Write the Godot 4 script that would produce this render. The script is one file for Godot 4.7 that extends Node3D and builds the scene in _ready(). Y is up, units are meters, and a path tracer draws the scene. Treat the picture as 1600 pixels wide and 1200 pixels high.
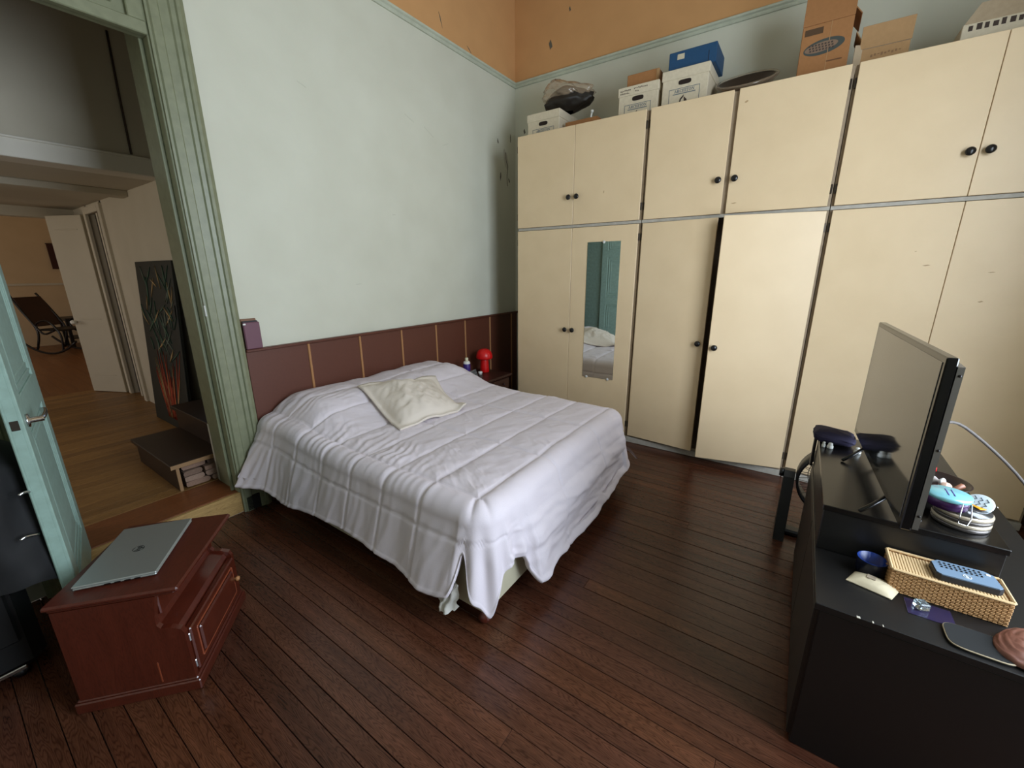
extends Node3D

var M = {}
var used = {}
var T = {}
var rng = RandomNumberGenerator.new()

# ---------------------------------------------------------------- helpers
func numbered(called):
	var n = used.get(called, 0)
	used[called] = n + 1
	return called if n == 0 else "%s_%03d" % [called, n]

func tag(o, label, category = "", group = ""):
	o.set_meta("label", label)
	if category: o.set_meta("category", category)
	if group: o.set_meta("group", group)
	return o

func thing(called, label, category, at = Vector3.ZERO, turn = 0.0, group = ""):
	var o = Node3D.new()
	o.name = numbered(called)
	add_child(o)
	o.position = at
	o.rotation.y = turn
	return tag(o, label, category, group)

func structure(called, label = ""):
	var o = Node3D.new()
	o.name = numbered(called)
	add_child(o)
	o.set_meta("kind", "structure")
	if label: o.set_meta("label", label)
	return o

func S(smooth = false):
	var st = SurfaceTool.new()
	st.begin(Mesh.PRIMITIVE_TRIANGLES)
	st.set_smooth_group(0 if smooth else -1)
	return st

func part(called, st, material, parent, label = ""):
	var o = MeshInstance3D.new()
	o.name = called if parent != self else numbered(called)
	if st is SurfaceTool:
		st.generate_normals()
		o.mesh = st.commit()
	else:
		o.mesh = st
	o.material_override = material
	parent.add_child(o, true)
	if label: o.set_meta("label", label)
	return o

func mat(color, rough = 0.8, metal = 0.0, tex = null, scale = Vector3.ONE, bump = 0.0, world = true):
	var m = StandardMaterial3D.new()
	m.albedo_color = color
	m.roughness = rough
	m.metallic = metal
	if tex:
		m.albedo_texture = tex
		m.uv1_triplanar = true
		m.uv1_world_triplanar = world
		m.uv1_scale = scale
		if bump > 0.0:
			m.heightmap_enabled = true
			m.heightmap_texture = tex
			m.heightmap_scale = bump
	return m

# tileable grey noise between two tones, used to vary a material's colour
func noise_tex(seed_, freq, lo, hi, octaves = 4, warp = 0.0, size = 512, sharpen = 1.0):
	var n = FastNoiseLite.new()
	n.seed = seed_
	n.noise_type = FastNoiseLite.TYPE_SIMPLEX_SMOOTH
	n.frequency = freq
	n.fractal_octaves = octaves
	if warp > 0.0:
		n.domain_warp_enabled = true
		n.domain_warp_amplitude = warp
		n.domain_warp_frequency = freq * 0.6
	var im = n.get_seamless_image(size, size)
	im.convert(Image.FORMAT_L8)
	var src = im.get_data()
	var out = PackedByteArray()
	out.resize(size * size * 3)
	for i in size * size:
		var t = pow(src[i] / 255.0, sharpen)
		for k in 3:
			out[i * 3 + k] = int(255.0 * clampf(lerpf(lo[k], hi[k], t), 0, 1))
	return ImageTexture.create_from_image(Image.create_from_data(size, size, false, Image.FORMAT_RGB8, out))

# rings of grain from a slowly wandering field
func grain_tex(seed_, lo, hi, rings = 9.0, size = 512):
	var n = FastNoiseLite.new()
	n.seed = seed_
	n.frequency = 0.006
	n.fractal_octaves = 3
	var im = n.get_seamless_image(size, size)
	im.convert(Image.FORMAT_L8)
	var a = im.get_data()
	n.seed = seed_ + 7
	n.frequency = 0.09
	im = n.get_seamless_image(size, size)
	im.convert(Image.FORMAT_L8)
	var b = im.get_data()
	var out = PackedByteArray()
	out.resize(size * size * 3)
	for i in size * size:
		var v = a[i] / 255.0
		var ring = fposmod(v * rings, 1.0)
		var t = 0.35 + 0.35 * v + 0.3 * (b[i] / 255.0 - 0.5) - 0.38 * exp(-pow((ring - 0.5) / 0.16, 2))
		for k in 3:
			out[i * 3 + k] = int(255.0 * clampf(lerpf(lo[k], hi[k], clampf(t, 0, 1)), 0, 1))
	return ImageTexture.create_from_image(Image.create_from_data(size, size, false, Image.FORMAT_RGB8, out))

# one flat polygon turned away from the point c
func face(st, pts, c):
	var m = Vector3.ZERO
	for q in pts: m += q
	m /= pts.size()
	var n = (pts[1] - pts[0]).cross(pts[2] - pts[0])
	var flip = n.dot(m - c) > 0.0
	for k in range(1, pts.size() - 1):
		st.add_vertex(pts[0])
		st.add_vertex(pts[k + 1] if flip else pts[k])
		st.add_vertex(pts[k] if flip else pts[k + 1])

# box with chamfered edges
func cbox(st, c, s, bev = 0.003, b = Basis()):
	var h = s * 0.5
	bev = minf(bev, minf(h.x, minf(h.y, h.z)) * 0.9)
	var v = {}
	for sx in [-1, 1]:
		for sy in [-1, 1]:
			for sz in [-1, 1]:
				for k in 3:
					var q = Vector3(sx * (h.x - (0.0 if k == 0 else bev)), sy * (h.y - (0.0 if k == 1 else bev)), sz * (h.z - (0.0 if k == 2 else bev)))
					v[[sx, sy, sz, k]] = c + b * q
	for s1 in [-1, 1]:
		face(st, [v[[s1, -1, -1, 0]], v[[s1, 1, -1, 0]], v[[s1, 1, 1, 0]], v[[s1, -1, 1, 0]]], c)
		face(st, [v[[-1, s1, -1, 1]], v[[1, s1, -1, 1]], v[[1, s1, 1, 1]], v[[-1, s1, 1, 1]]], c)
		face(st, [v[[-1, -1, s1, 2]], v[[1, -1, s1, 2]], v[[1, 1, s1, 2]], v[[-1, 1, s1, 2]]], c)
		for s2 in [-1, 1]:
			face(st, [v[[s1, s2, -1, 0]], v[[s1, s2, 1, 0]], v[[s1, s2, 1, 1]], v[[s1, s2, -1, 1]]], c)
			face(st, [v[[s1, -1, s2, 0]], v[[s1, 1, s2, 0]], v[[s1, 1, s2, 2]], v[[s1, -1, s2, 2]]], c)
			face(st, [v[[-1, s1, s2, 1]], v[[1, s1, s2, 1]], v[[1, s1, s2, 2]], v[[-1, s1, s2, 2]]], c)
			for s3 in [-1, 1]:
				face(st, [v[[s1, s2, s3, 0]], v[[s1, s2, s3, 1]], v[[s1, s2, s3, 2]]], c)

func box(a, b, bev = 0.003):
	var st = S()
	cbox(st, (a + b) * 0.5, (b - a).abs(), bev)
	return st

func add(st, a, b, bev = 0.003):
	cbox(st, (a + b) * 0.5, (b - a).abs(), bev)

# polygon (in the plane of ax, ay) pushed along d
func prism(st, poly, o, ax, ay, d):
	var p = PackedVector2Array(poly)
	if Geometry2D.is_polygon_clockwise(p): p.reverse()
	if ax.cross(ay).dot(d) > 0.0:
		o = o + d
		d = -d
	# front cap looks along ax x ay
	var tri = Geometry2D.triangulate_polygon(p)
	for k in range(0, tri.size(), 3):
		var q = []
		for j in 3: q.append(o + ax * p[tri[k + j]].x + ay * p[tri[k + j]].y)
		var ccw = (q[1] - q[0]).cross(q[2] - q[0]).dot(ax.cross(ay)) > 0.0
		for j in ([0, 2, 1] if ccw else [0, 1, 2]): st.add_vertex(q[j])
		for j in ([0, 1, 2] if ccw else [0, 2, 1]): st.add_vertex(q[j] + d)
	for k in p.size():
		var a = o + ax * p[k].x + ay * p[k].y
		var b = o + ax * p[(k + 1) % p.size()].x + ay * p[(k + 1) % p.size()].y
		for q in [a, b, b + d, a, b + d, a + d]: st.add_vertex(q)

# profile of (radius, height) spun about y at c
func lathe(st, prof, c = Vector3.ZERO, n = 24, b = Basis()):
	for k in prof.size() - 1:
		for i in n:
			var a0 = TAU * i / n
			var a1 = TAU * (i + 1) / n
			var q = []
			for e in [[k, a0], [k, a1], [k + 1, a1], [k + 1, a0]]:
				var r = prof[e[0]].x
				q.append(c + b * Vector3(r * cos(e[1]), prof[e[0]].y, r * sin(e[1])))
			for j in [0, 1, 2, 0, 2, 3]: st.add_vertex(q[j])

func tube(st, pts, r, n = 8):
	var rings = []
	for k in pts.size():
		var t = (pts[mini(k + 1, pts.size() - 1)] - pts[maxi(k - 1, 0)]).normalized()
		var u = t.cross(Vector3.UP if absf(t.y) < 0.9 else Vector3.RIGHT).normalized()
		var w = t.cross(u)
		var ring = []
		for i in n:
			var a = TAU * i / n
			ring.append(pts[k] + (u * cos(a) + w * sin(a)) * (r if r is float else r[k]))
		rings.append(ring)
	for k in pts.size() - 1:
		for i in n:
			var j = (i + 1) % n
			for q in [rings[k][i], rings[k + 1][j], rings[k][j], rings[k][i], rings[k + 1][i], rings[k + 1][j]]: st.add_vertex(q)
	for i in range(1, n - 1):
		for q in [rings[0][0], rings[0][i], rings[0][i + 1]]: st.add_vertex(q)
		for q in [rings[-1][0], rings[-1][i + 1], rings[-1][i]]: st.add_vertex(q)

func curve(pts, n = 8):
	var c = Curve3D.new()
	for k in pts.size():
		var a = pts[maxi(k - 1, 0)]
		var b = pts[mini(k + 1, pts.size() - 1)]
		c.add_point(pts[k], -(b - a) / 6.0, (b - a) / 6.0)
	var out = []
	for k in pts.size() - 1:
		for i in n: out.append(c.sample(k, float(i) / n))
	out.append(pts[-1])
	return out

# indexed smooth sheet from rows of points
func sheet(rows, close_u = false):
	var st = S(true)
	var w = rows[0].size()
	for r in rows:
		for q in r: st.add_vertex(q)
	for j in rows.size() - 1:
		for i in (w if close_u else w - 1):
			var a = j * w + i
			var b = j * w + (i + 1) % w
			for k in [a, b + w, b, a, a + w, b + w]: st.add_index(k)
	return st

func lettering(text, size, depth, material, parent, at, basis, font = "Droid Sans", bold = false):
	var t = TextMesh.new()
	t.text = text
	var f = SystemFont.new()
	f.font_names = PackedStringArray([font])
	if bold: f.font_weight = 700
	t.font = f
	t.font_size = 32
	t.pixel_size = size / 32.0
	t.depth = depth
	t.curve_step = 3.0
	var o = part("lettering", t, material, parent)
	o.transform = Transform3D(basis, at)
	return o

func sm(t): return t * t * (3.0 - 2.0 * t)
func bump(x, c, w): return exp(-pow((x - c) / w, 2))

# ---------------------------------------------------------------- scene
func _ready():
	rng.seed = 11
	# camera
	var cam = Camera3D.new()
	cam.name = "camera"
	var yaw = deg_to_rad(34.672)
	var pit = deg_to_rad(15.333)
	var rol = deg_to_rad(-0.2917)
	var fw = Vector3(cos(pit) * cos(yaw), -sin(pit), -cos(pit) * sin(yaw))
	var rt = Vector3(sin(yaw), 0, cos(yaw))
	var up = rt.cross(fw)
	cam.basis = Basis(rt * cos(rol) + up * sin(rol), up * cos(rol) - rt * sin(rol), -fw)
	cam.position = Vector3(-3.441, 1.5, 2.789)
	cam.fov = 85.972
	cam.near = 0.02
	add_child(cam)
	# sky
	var env = Environment.new()
	env.background_mode = Environment.BG_SKY
	var sky = Sky.new()
	var psm = ProceduralSkyMaterial.new()
	psm.sky_top_color = Color(0.55, 0.68, 0.9)
	psm.sky_horizon_color = Color(0.85, 0.89, 0.95)
	psm.ground_bottom_color = Color(0.4, 0.38, 0.35)
	psm.ground_horizon_color = Color(0.8, 0.82, 0.85)
	sky.sky_material = psm
	env.sky = sky
	env.background_energy_multiplier = 1.0
	env.tonemap_mode = Environment.TONE_MAPPER_LINEAR
	env.tonemap_exposure = 1.13
	env.sdfgi_enabled = true
	env.ssao_enabled = true
	env.ssil_enabled = true
	var we = WorldEnvironment.new()
	we.name = "surroundings"
	we.environment = env
	add_child(we)
	# daylight entering by the balcony window behind and right of the camera
	day(Vector3(-1.95, 1.75, 4.44), Vector2(1.5, 2.4), 0.0, 13.0, Color(0.90, 0.95, 1.0), -0.2)
	# added area lights brighten hall and far room through unseen openings on the left
	day(Vector3(-5.42, 1.9, -2.0), Vector2(1.2, 1.4), -PI / 2, 2.6, Color(1.0, 0.95, 0.88))
	day(Vector3(-5.42, 1.5, -6.6), Vector2(1.6, 1.8), -PI / 2, 3.0, Color(1.0, 0.93, 0.84))

	materials()
	room()
	hall()
	headboard_panelling()
	wardrobes()
	bed()
	near_nightstand()
	far_nightstand()
	television_corner()
	boxes_on_top()
	left_chair()

func day(at, size, turn, energy, color, tilt = 0.0):
	var l = AreaLight3D.new()
	l.name = numbered("daylight")
	l.area_size = size
	l.light_energy = energy
	l.light_color = color
	l.position = at
	l.rotation = Vector3(tilt, turn, 0)
	l.shadow_enabled = true
	l.set("area_range", 30.0)
	add_child(l)

func materials():
	T.plaster = noise_tex(3, 0.008, [0.965, 0.962, 0.955], [1, 1, 1], 5)
	T.fine = noise_tex(5, 0.03, [0.95, 0.945, 0.935], [1, 1, 1], 3)
	T.door = noise_tex(6, 0.01, [0.972, 0.966, 0.955], [1, 1, 1], 6)
	T.cloth = noise_tex(8, 0.2, [0.9, 0.9, 0.9], [1, 1, 1], 2)
	T.grain = grain_tex(21, [0.52, 0.48, 0.46], [1, 1, 1], 11.0)
	T.grain2 = grain_tex(34, [0.7, 0.66, 0.62], [1, 1, 1], 7.0)
	T.wear = noise_tex(14, 0.02, [0.9, 0.895, 0.885], [1, 1, 1], 5, 20.0)
	M.mint = mat(Color(0.825, 0.825, 0.76), 0.75, 0, T.plaster, Vector3(0.45, 0.45, 0.45))
	M.mint_wood = mat(Color(0.775, 0.795, 0.72), 0.6, 0, T.wear, Vector3(0.8, 0.8, 0.8))
	M.orange = mat(Color(0.82, 0.62, 0.41), 0.8, 0, T.plaster, Vector3(0.7, 0.7, 0.7))
	M.white = mat(Color(0.85, 0.83, 0.78), 0.7, 0, T.plaster, Vector3(0.6, 0.6, 0.6))
	M.hall = mat(Color(0.74, 0.71, 0.64), 0.8, 0, T.plaster, Vector3(0.6, 0.6, 0.6))
	M.farwall = mat(Color(0.76, 0.67, 0.54), 0.85, 0, T.plaster, Vector3(0.6, 0.6, 0.6))
	M.sage = mat(Color(0.515, 0.53, 0.42), 0.4, 0, T.wear, Vector3(1.5, 1.5, 1.5))
	M.teal = mat(Color(0.585, 0.695, 0.655), 0.45, 0, T.wear, Vector3(2, 2, 2))
	M.chip = mat(Color(0.40, 0.38, 0.33), 0.9)
	M.bare = mat(Color(0.72, 0.70, 0.64), 0.9)
	M.ply = mat(Color(0.82, 0.68, 0.43), 0.55, 0, T.grain2, Vector3(0.8, 9, 9))
	M.thresh = mat(Color(0.55, 0.33, 0.18), 0.4, 0, T.grain2, Vector3(0.8, 9, 9))
	M.dark = mat(Color(0.07, 0.06, 0.055), 0.9)
	var tones = [Color(0.41, 0.255, 0.185), Color(0.385, 0.235, 0.17), Color(0.43, 0.27, 0.19), Color(0.37, 0.225, 0.165), Color(0.455, 0.285, 0.195), Color(0.40, 0.245, 0.18), Color(0.415, 0.25, 0.17), Color(0.44, 0.275, 0.20)]
	M.plank = []
	for k in tones.size():
		var m = mat(tones[k], 0.27, 0, T.grain, Vector3(5.0, 5.0, 0.55), 0.06)
		m.uv1_offset = Vector3(0.13 * k, 0.21 * k, 0.37 * k)
		m.metallic_specular = 0.45
		M.plank.append(m)
	M.hplank = []
	for k in 4:
		var m = mat(Color(0.66 - 0.03 * k, 0.50 - 0.025 * k, 0.29 - 0.015 * k), 0.45, 0, T.grain2, Vector3(0.6, 5, 5))
		m.uv1_offset = Vector3(0.23 * k, 0.31 * k, 0.17 * k)
		M.hplank.append(m)
	M.fplank = mat(Color(0.58, 0.38, 0.21), 0.35, 0, T.grain2, Vector3(4, 4, 0.5))
	M.brown = mat(Color(0.37, 0.20, 0.14), 0.5, 0, T.fine, Vector3(3, 3, 3))
	M.gold = mat(Color(0.66, 0.47, 0.30), 0.5)
	M.brown_rail = mat(Color(0.42, 0.22, 0.15), 0.45, 0, T.grain2, Vector3(0.8, 9, 9))
	M.cream = mat(Color(0.90, 0.80, 0.65), 0.42, 0, T.door, Vector3(0.6, 0.6, 0.6))
	M.frame = mat(Color(0.62, 0.55, 0.46), 0.6, 0, T.wear, Vector3(2, 2, 2))
	M.frame_edge = mat(Color(0.72, 0.70, 0.66), 0.6, 0, T.wear, Vector3(2, 2, 2))
	M.scuff = mat(Color(0.70, 0.58, 0.43), 0.8)
	M.wallmark = mat(Color(0.755, 0.755, 0.69), 0.85)
	M.knob = mat(Color(0.07, 0.06, 0.06), 0.3)
	M.mirror = mat(Color(0.9, 0.92, 0.91), 0.02, 1.0)
	M.clip = mat(Color(0.8, 0.8, 0.78), 0.3)
	M.hinge = mat(Color(0.25, 0.22, 0.19), 0.4, 0.6)
	M.duvet = mat(Color(0.905, 0.868, 0.895), 0.75, 0, T.cloth, Vector3(3, 3, 3))
	M.duvet.rim_enabled = true
	M.duvet.rim = 0.15
	M.pillow = mat(Color(0.91, 0.865, 0.815), 0.8, 0, T.cloth, Vector3(6, 6, 6))
	M.bedbase = mat(Color(0.80, 0.77, 0.66), 0.8, 0, T.cloth, Vector3(5, 5, 5))
	M.sheet = mat(Color(0.84, 0.83, 0.80), 0.8, 0, T.cloth, Vector3(6, 6, 6))
	M.redwood = mat(Color(0.37, 0.155, 0.10), 0.3, 0, T.grain2, Vector3(6, 0.8, 6), 0.0, false)
	M.redwood.clearcoat_enabled = true
	M.redwood.clearcoat = 0.5
	M.redwood.clearcoat_roughness = 0.15
	M.redtop = mat(Color(0.37, 0.155, 0.10), 0.32, 0, T.grain2, Vector3(6, 6, 0.8), 0.0, false)
	M.inlay = mat(Color(0.50, 0.24, 0.14), 0.35)
	M.darkwood = mat(Color(0.24, 0.115, 0.085), 0.4, 0, T.grain2, Vector3(1, 6, 6))
	M.silver = mat(Color(0.66, 0.68, 0.68), 0.35, 0.75)
	M.chrome = mat(Color(0.75, 0.75, 0.75), 0.15, 1.0)
	M.redlamp = mat(Color(0.83, 0.07, 0.08), 0.35)
	M.redlamp.subsurf_scatter_enabled = false
	M.black = mat(Color(0.085, 0.08, 0.078), 0.38, 0, T.fine, Vector3(3, 3, 3))
	M.blackgloss = mat(Color(0.065, 0.06, 0.057), 0.22)
	M.tvblack = mat(Color(0.05, 0.05, 0.052), 0.2)
	M.screen = mat(Color(0.16, 0.17, 0.18), 0.06)  # lightened: the grey haze of reflections is put into the screen colour
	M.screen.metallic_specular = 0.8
	M.tvback = mat(Color(0.44, 0.425, 0.40), 0.35, 0.5)
	M.navy = mat(Color(0.19, 0.17, 0.28), 0.8, 0, T.cloth, Vector3(8, 8, 8))
	M.blackcloth = mat(Color(0.04, 0.042, 0.052), 0.75, 0, T.cloth, Vector3(8, 8, 8))
	M.plastic_white = mat(Color(0.9, 0.9, 0.88), 0.4)
	M.purple = mat(Color(0.24, 0.16, 0.48), 0.4)
	M.card = mat(Color(0.66, 0.46, 0.28), 0.85, 0, T.fine, Vector3(2, 2, 2))
	M.card2 = mat(Color(0.70, 0.55, 0.38), 0.85, 0, T.fine, Vector3(2, 2, 2))
	M.cardpale = mat(Color(0.72, 0.64, 0.53), 0.85, 0, T.fine, Vector3(2, 2, 2))
	M.archive = mat(Color(0.88, 0.83, 0.73), 0.8, 0, T.fine, Vector3(2, 2, 2))
	M.hole = mat(Color(0.16, 0.11, 0.08), 0.9)
	M.print_blue = mat(Color(0.38, 0.43, 0.48), 0.8)
	M.print_dark = mat(Color(0.27, 0.22, 0.19), 0.8)
	M.blue = mat(Color(0.10, 0.29, 0.45), 0.55, 0, T.fine, Vector3(3, 3, 3))
	M.wicker = mat(Color(0.70, 0.53, 0.34), 0.8)
	M.wicker_lt = mat(Color(0.80, 0.68, 0.50), 0.8)
	M.remote = mat(Color(0.42, 0.50, 0.58), 0.45)
	M.remote_dk = mat(Color(0.10, 0.11, 0.13), 0.5)

# ---------------------------------------------------------------- room shell
func room():
	# bedroom floor: boards running towards the headboard wall
	var fl = structure("floor", "dark brown varnished timber floorboards")
	part("subfloor", box(Vector3(-4.4, -0.12, -0.02), Vector3(0.68, -0.02, 4.2), 0.001), M.dark, fl)
	var w = 0.0722
	var x = 0.665
	var shapes = {}
	var k = 0
	while x > -4.35:
		var cuts = [0.0]
		var z = rng.randf_range(0.6, 3.4)
		if rng.randf() < 0.22: cuts.append(z)
		cuts.append(4.15)
		var ww = w + (rng.randf_range(-0.004, 0.004))
		for i in cuts.size() - 1:
			var st = S()
			var lift = rng.randf_range(-0.0012, 0.0012)
			cbox(st, Vector3(x - ww / 2, -0.011 + lift, (cuts[i] + cuts[i + 1]) / 2), Vector3(ww - 0.0022, 0.022, cuts[i + 1] - cuts[i] - 0.0008), 0.0012)
			part("plank", st, M.plank[rng.randi() % M.plank.size()], fl)
		x -= ww
		k += 1

	# headboard wall with the hall doorway
	var wb = structure("wall_back", "pale mint plaster wall above the bed")
	var st = S()
	add(st, Vector3(-2.47, 0, -0.28), Vector3(0.9, 3.36, 0), 0.001)
	add(st, Vector3(-4.6, 0, -0.28), Vector3(-3.22, 3.36, 0), 0.001)
	add(st, Vector3(-3.22, 3.22, -0.28), Vector3(-2.47, 3.36, 0), 0.001)
	part("plaster", st, M.mint, wb)
	for c in [[-0.83, 2.68, 0.05, -0.35], [-0.62, 2.63, 0.06, -0.5], [-1.06, 1.94, 0.015, 0.2], [-1.45, 1.41, 0.022, 0.1], [-1.72, 2.64, 0.03, -0.3], [-0.42, 2.58, 0.04, 0.4]]:
		var s7 = S()
		cbox(s7, Vector3(c[0], c[1], 0.0), Vector3(2 * c[2], 0.004, 0.0016), 0.0004, Basis(Vector3.BACK, c[3]))
		part("scratch", s7, M.wallmark, wb)
	part("upper_band", box(Vector3(-4.6, 3.36, -0.28), Vector3(0.9, 4.2, 0.0), 0.001), M.orange, wb, "orange painted band above the picture rail")
	# flaked plaster beside the wardrobe corner
	for c in [[0.50, 2.62, 0.05, 0.13, 0.3], [0.40, 2.46, 0.012, 0.05, -0.1], [0.555, 2.44, 0.014, 0.03, 0.4], [0.36, 2.78, 0.012, 0.03, 0.2], [0.585, 2.85, 0.008, 0.05, 0.0]]:
		var s2 = S()
		var poly = []
		for i in 9:
			var a = TAU * i / 9
			poly.append(Vector2(c[2] * cos(a) * rng.randf_range(0.5, 1.0), c[3] * sin(a) * rng.randf_range(0.6, 1.0)).rotated(c[4]))
		prism(s2, poly, Vector3(c[0], c[1], -0.001), Vector3.RIGHT, Vector3.UP, Vector3(0, 0, 0.002))
		part("flaked_plaster", s2, M.bare if c[2] > 0.03 else M.chip, wb)
	var s3 = S(true)
	tube(s3, curve([Vector3(0.49, 2.70, 0.001), Vector3(0.505, 2.62, 0.001), Vector3(0.53, 2.57, 0.001), Vector3(0.515, 2.48, 0.001), Vector3(0.52, 2.38, 0.001)], 4), 0.0045, 5)
	part("crack", s3, M.chip, wb)
	# scars in the orange band
	for c in [[-0.42, 3.50, 0.02, 0.05], [-0.06, 3.42, 0.03, 0.02]]:
		var s4 = S()
		prism(s4, [Vector2(-c[2], c[3]), Vector2(0, 0.4 * c[3]), Vector2(c[2], -c[3]), Vector2(0.2 * c[2], -0.3 * c[3])], Vector3(c[0], c[1], -0.001), Vector3.RIGHT, Vector3.UP, Vector3(0, 0, 0.003))
		part("plaster_scar", s4, M.chip, wb)

	# wall behind the wardrobe
	var wr = structure("wall_right", "mint plaster wall behind the wardrobes")
	part("plaster", box(Vector3(0.675, -0.1, -0.28), Vector3(0.9, 3.36, 4.5), 0.001), M.mint, wr)
	part("upper_band", box(Vector3(0.675, 3.36, 0.0), Vector3(0.9, 4.2, 4.5), 0.001), M.orange, wr, "orange painted band above the picture rail")
	for c in [[0.42, 3.62, 0.02], [0.62, 3.85, 0.01], [0.30, 2.75, 0.02], [0.12, 2.92, 0.012]]:
		var s5 = S()
		prism(s5, [Vector2(-c[2], 0.6 * c[2]), Vector2(0, 2 * c[2]), Vector2(c[2], -c[2]), Vector2(-0.2 * c[2], -2 * c[2])], Vector3(0.672, c[1], c[0]), Vector3.BACK, Vector3.UP, Vector3(0.004, 0, 0))
		part("plaster_scar", s5, M.chip, wr)
	# picture rails
	for r in 2:
		var tr = structure("trim_%d" % (r + 1), "painted picture rail moulding")
		var prof = [Vector2(0, 3.335), Vector2(0.012, 3.335), Vector2(0.018, 3.345), Vector2(0.018, 3.355), Vector2(0.030, 3.362), Vector2(0.034, 3.374), Vector2(0.026, 3.380), Vector2(0, 3.380)]
		var s6 = S()
		if r == 0: prism(s6, prof, Vector3(-4.4, 0, 0), Vector3.BACK, Vector3.UP, Vector3(5.075, 0, 0))
		else: prism(s6, prof, Vector3(0.675, 0, 0.0), Vector3.LEFT, Vector3.UP, Vector3(0, 0, 4.15))
		part("rail", s6, M.mint_wood, tr)
	# left wall, wall with the balcony window, ceiling
	var wl = structure("wall_left", "mint plaster wall")
	part("plaster", box(Vector3(-4.6, -0.1, -0.0), Vector3(-4.4, 4.2, 4.5), 0.001), M.mint, wl)
	var wf = structure("wall_front", "mint plaster wall with a tall balcony window")
	st = S()
	add(st, Vector3(-4.4, 0, 4.15), Vector3(-2.75, 4.2, 4.5), 0.001)
	add(st, Vector3(-1.15, 0, 4.15), Vector3(0.675, 4.2, 4.5), 0.001)
	add(st, Vector3(-2.75, 3.0, 4.15), Vector3(-1.15, 4.2, 4.5), 0.001)
	part("plaster", st, M.mint, wf)
	var wi = structure("window_1", "tall balcony window with glazed leaves")
	st = S()
	for xx in [-2.75, -1.2]: add(st, Vector3(xx, 0.0, 4.42), Vector3(xx + 0.05, 3.0, 4.48), 0.004)
	add(st, Vector3(-2.75, 2.95, 4.42), Vector3(-1.15, 3.0, 4.48), 0.004)
	add(st, Vector3(-2.75, 2.2, 4.42), Vector3(-1.15, 2.26, 4.48), 0.004)
	part("window_frame", st, M.sage, wi)
	var glass = mat(Color(0.95, 0.97, 0.97, 0.08), 0.02)
	glass.transparency = BaseMaterial3D.TRANSPARENCY_ALPHA
	part("pane", box(Vector3(-2.70, 2.26, 4.453), Vector3(-1.2, 2.95, 4.459), 0.001), glass, wi)
	part("slab", box(Vector3(-4.6, 4.15, -0.28), Vector3(0.9, 4.4, 4.5), 0.001), M.white, structure("ceiling", "white plaster ceiling"))

	# doorway: casing, jamb lining, transom panel, step
	var cs = structure("trim_3", "sage green moulded door casing")
	var pc = [Vector2(-2.325, 0), Vector2(-2.325, 0.035), Vector2(-2.345, 0.045), Vector2(-2.36, 0.045), Vector2(-2.366, 0.036), Vector2(-2.385, 0.034), Vector2(-2.392, 0.026), Vector2(-2.43, 0.024), Vector2(-2.436, 0.030), Vector2(-2.470, 0.030), Vector2(-2.477, 0.022), Vector2(-2.487, 0.020), Vector2(-2.487, -0.01), Vector2(-2.40, -0.01)]
	st = S()
	prism(st, pc, Vector3.ZERO, Vector3.RIGHT, Vector3.BACK, Vector3(0, 3.3, 0))
	part("casing", st, M.sage, cs)
	var mir = []
	for q in pc: mir.append(Vector2(-5.69 - q.x, q.y))
	st = S()
	prism(st, mir, Vector3.ZERO, Vector3.RIGHT, Vector3.BACK, Vector3(0, 3.3, 0))
	part("casing", st, M.sage, cs)
	part("jamb", box(Vector3(-2.495, 0.14, -0.285), Vector3(-2.468, 3.2, 0.005), 0.003), M.sage, cs)
	part("jamb_stop", box(Vector3(-2.512, 0.14, -0.075), Vector3(-2.495, 3.2, -0.06), 0.002), M.sage, cs)
	part("jamb", box(Vector3(-3.222, 0.14, -0.285), Vector3(-3.195, 3.2, 0.005), 0.003), M.teal, cs)
	part("bare_patch", box(Vector3(-2.497, 0.15, -0.288), Vector3(-2.4945, 0.55, -0.262), 0.001), M.bare, cs, "strip where the green paint has come off")
	part("strike_plate", box(Vector3(-2.4885, 1.26, 0.004), Vector3(-2.482, 1.32, 0.0225), 0.001), M.clip, cs)
	var tp = structure("trim_4", "sage green panelled transom over the doorway")
	st = S()
	add(st, Vector3(-3.2, 2.605, -0.06), Vector3(-2.49, 3.2, -0.02), 0.003)
	part("transom_panel", st, M.sage, tp)
	st = S()
	add(st, Vector3(-3.2, 2.605, -0.03), Vector3(-2.49, 2.66, 0.012), 0.004)
	add(st, Vector3(-2.555, 2.66, -0.03), Vector3(-2.49, 3.2, 0.005), 0.004)
	add(st, Vector3(-3.2, 2.66, -0.03), Vector3(-3.135, 3.2, 0.005), 0.004)
	add(st, Vector3(-3.135, 3.14, -0.03), Vector3(-2.555, 3.2, 0.005), 0.004)
	part("rail_frame", st, M.sage, tp)
	st = S()
	add(st, Vector3(-3.09, 2.70, -0.024), Vector3(-2.60, 2.712, -0.008), 0.003)
	add(st, Vector3(-3.09, 3.09, -0.024), Vector3(-2.60, 3.10, -0.008), 0.003)
	add(st, Vector3(-2.612, 2.712, -0.024), Vector3(-2.60, 3.09, -0.008), 0.003)
	add(st, Vector3(-3.09, 2.712, -0.024), Vector3(-3.078, 3.09, -0.008), 0.003)
	part("moulding", st, M.sage, tp)
	var sp = structure("trim_5", "wooden threshold with a pale plywood riser")
	part("riser_board", box(Vector3(-3.25, 0.0, -0.02), Vector3(-2.476, 0.136, 0.002), 0.002), M.ply, sp, "pale plywood riser board")
	part("threshold", box(Vector3(-3.195, 0.10, -0.31), Vector3(-2.47, 0.14, -0.0205), 0.004), M.thresh, sp, "reddish brown threshold board")
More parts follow.
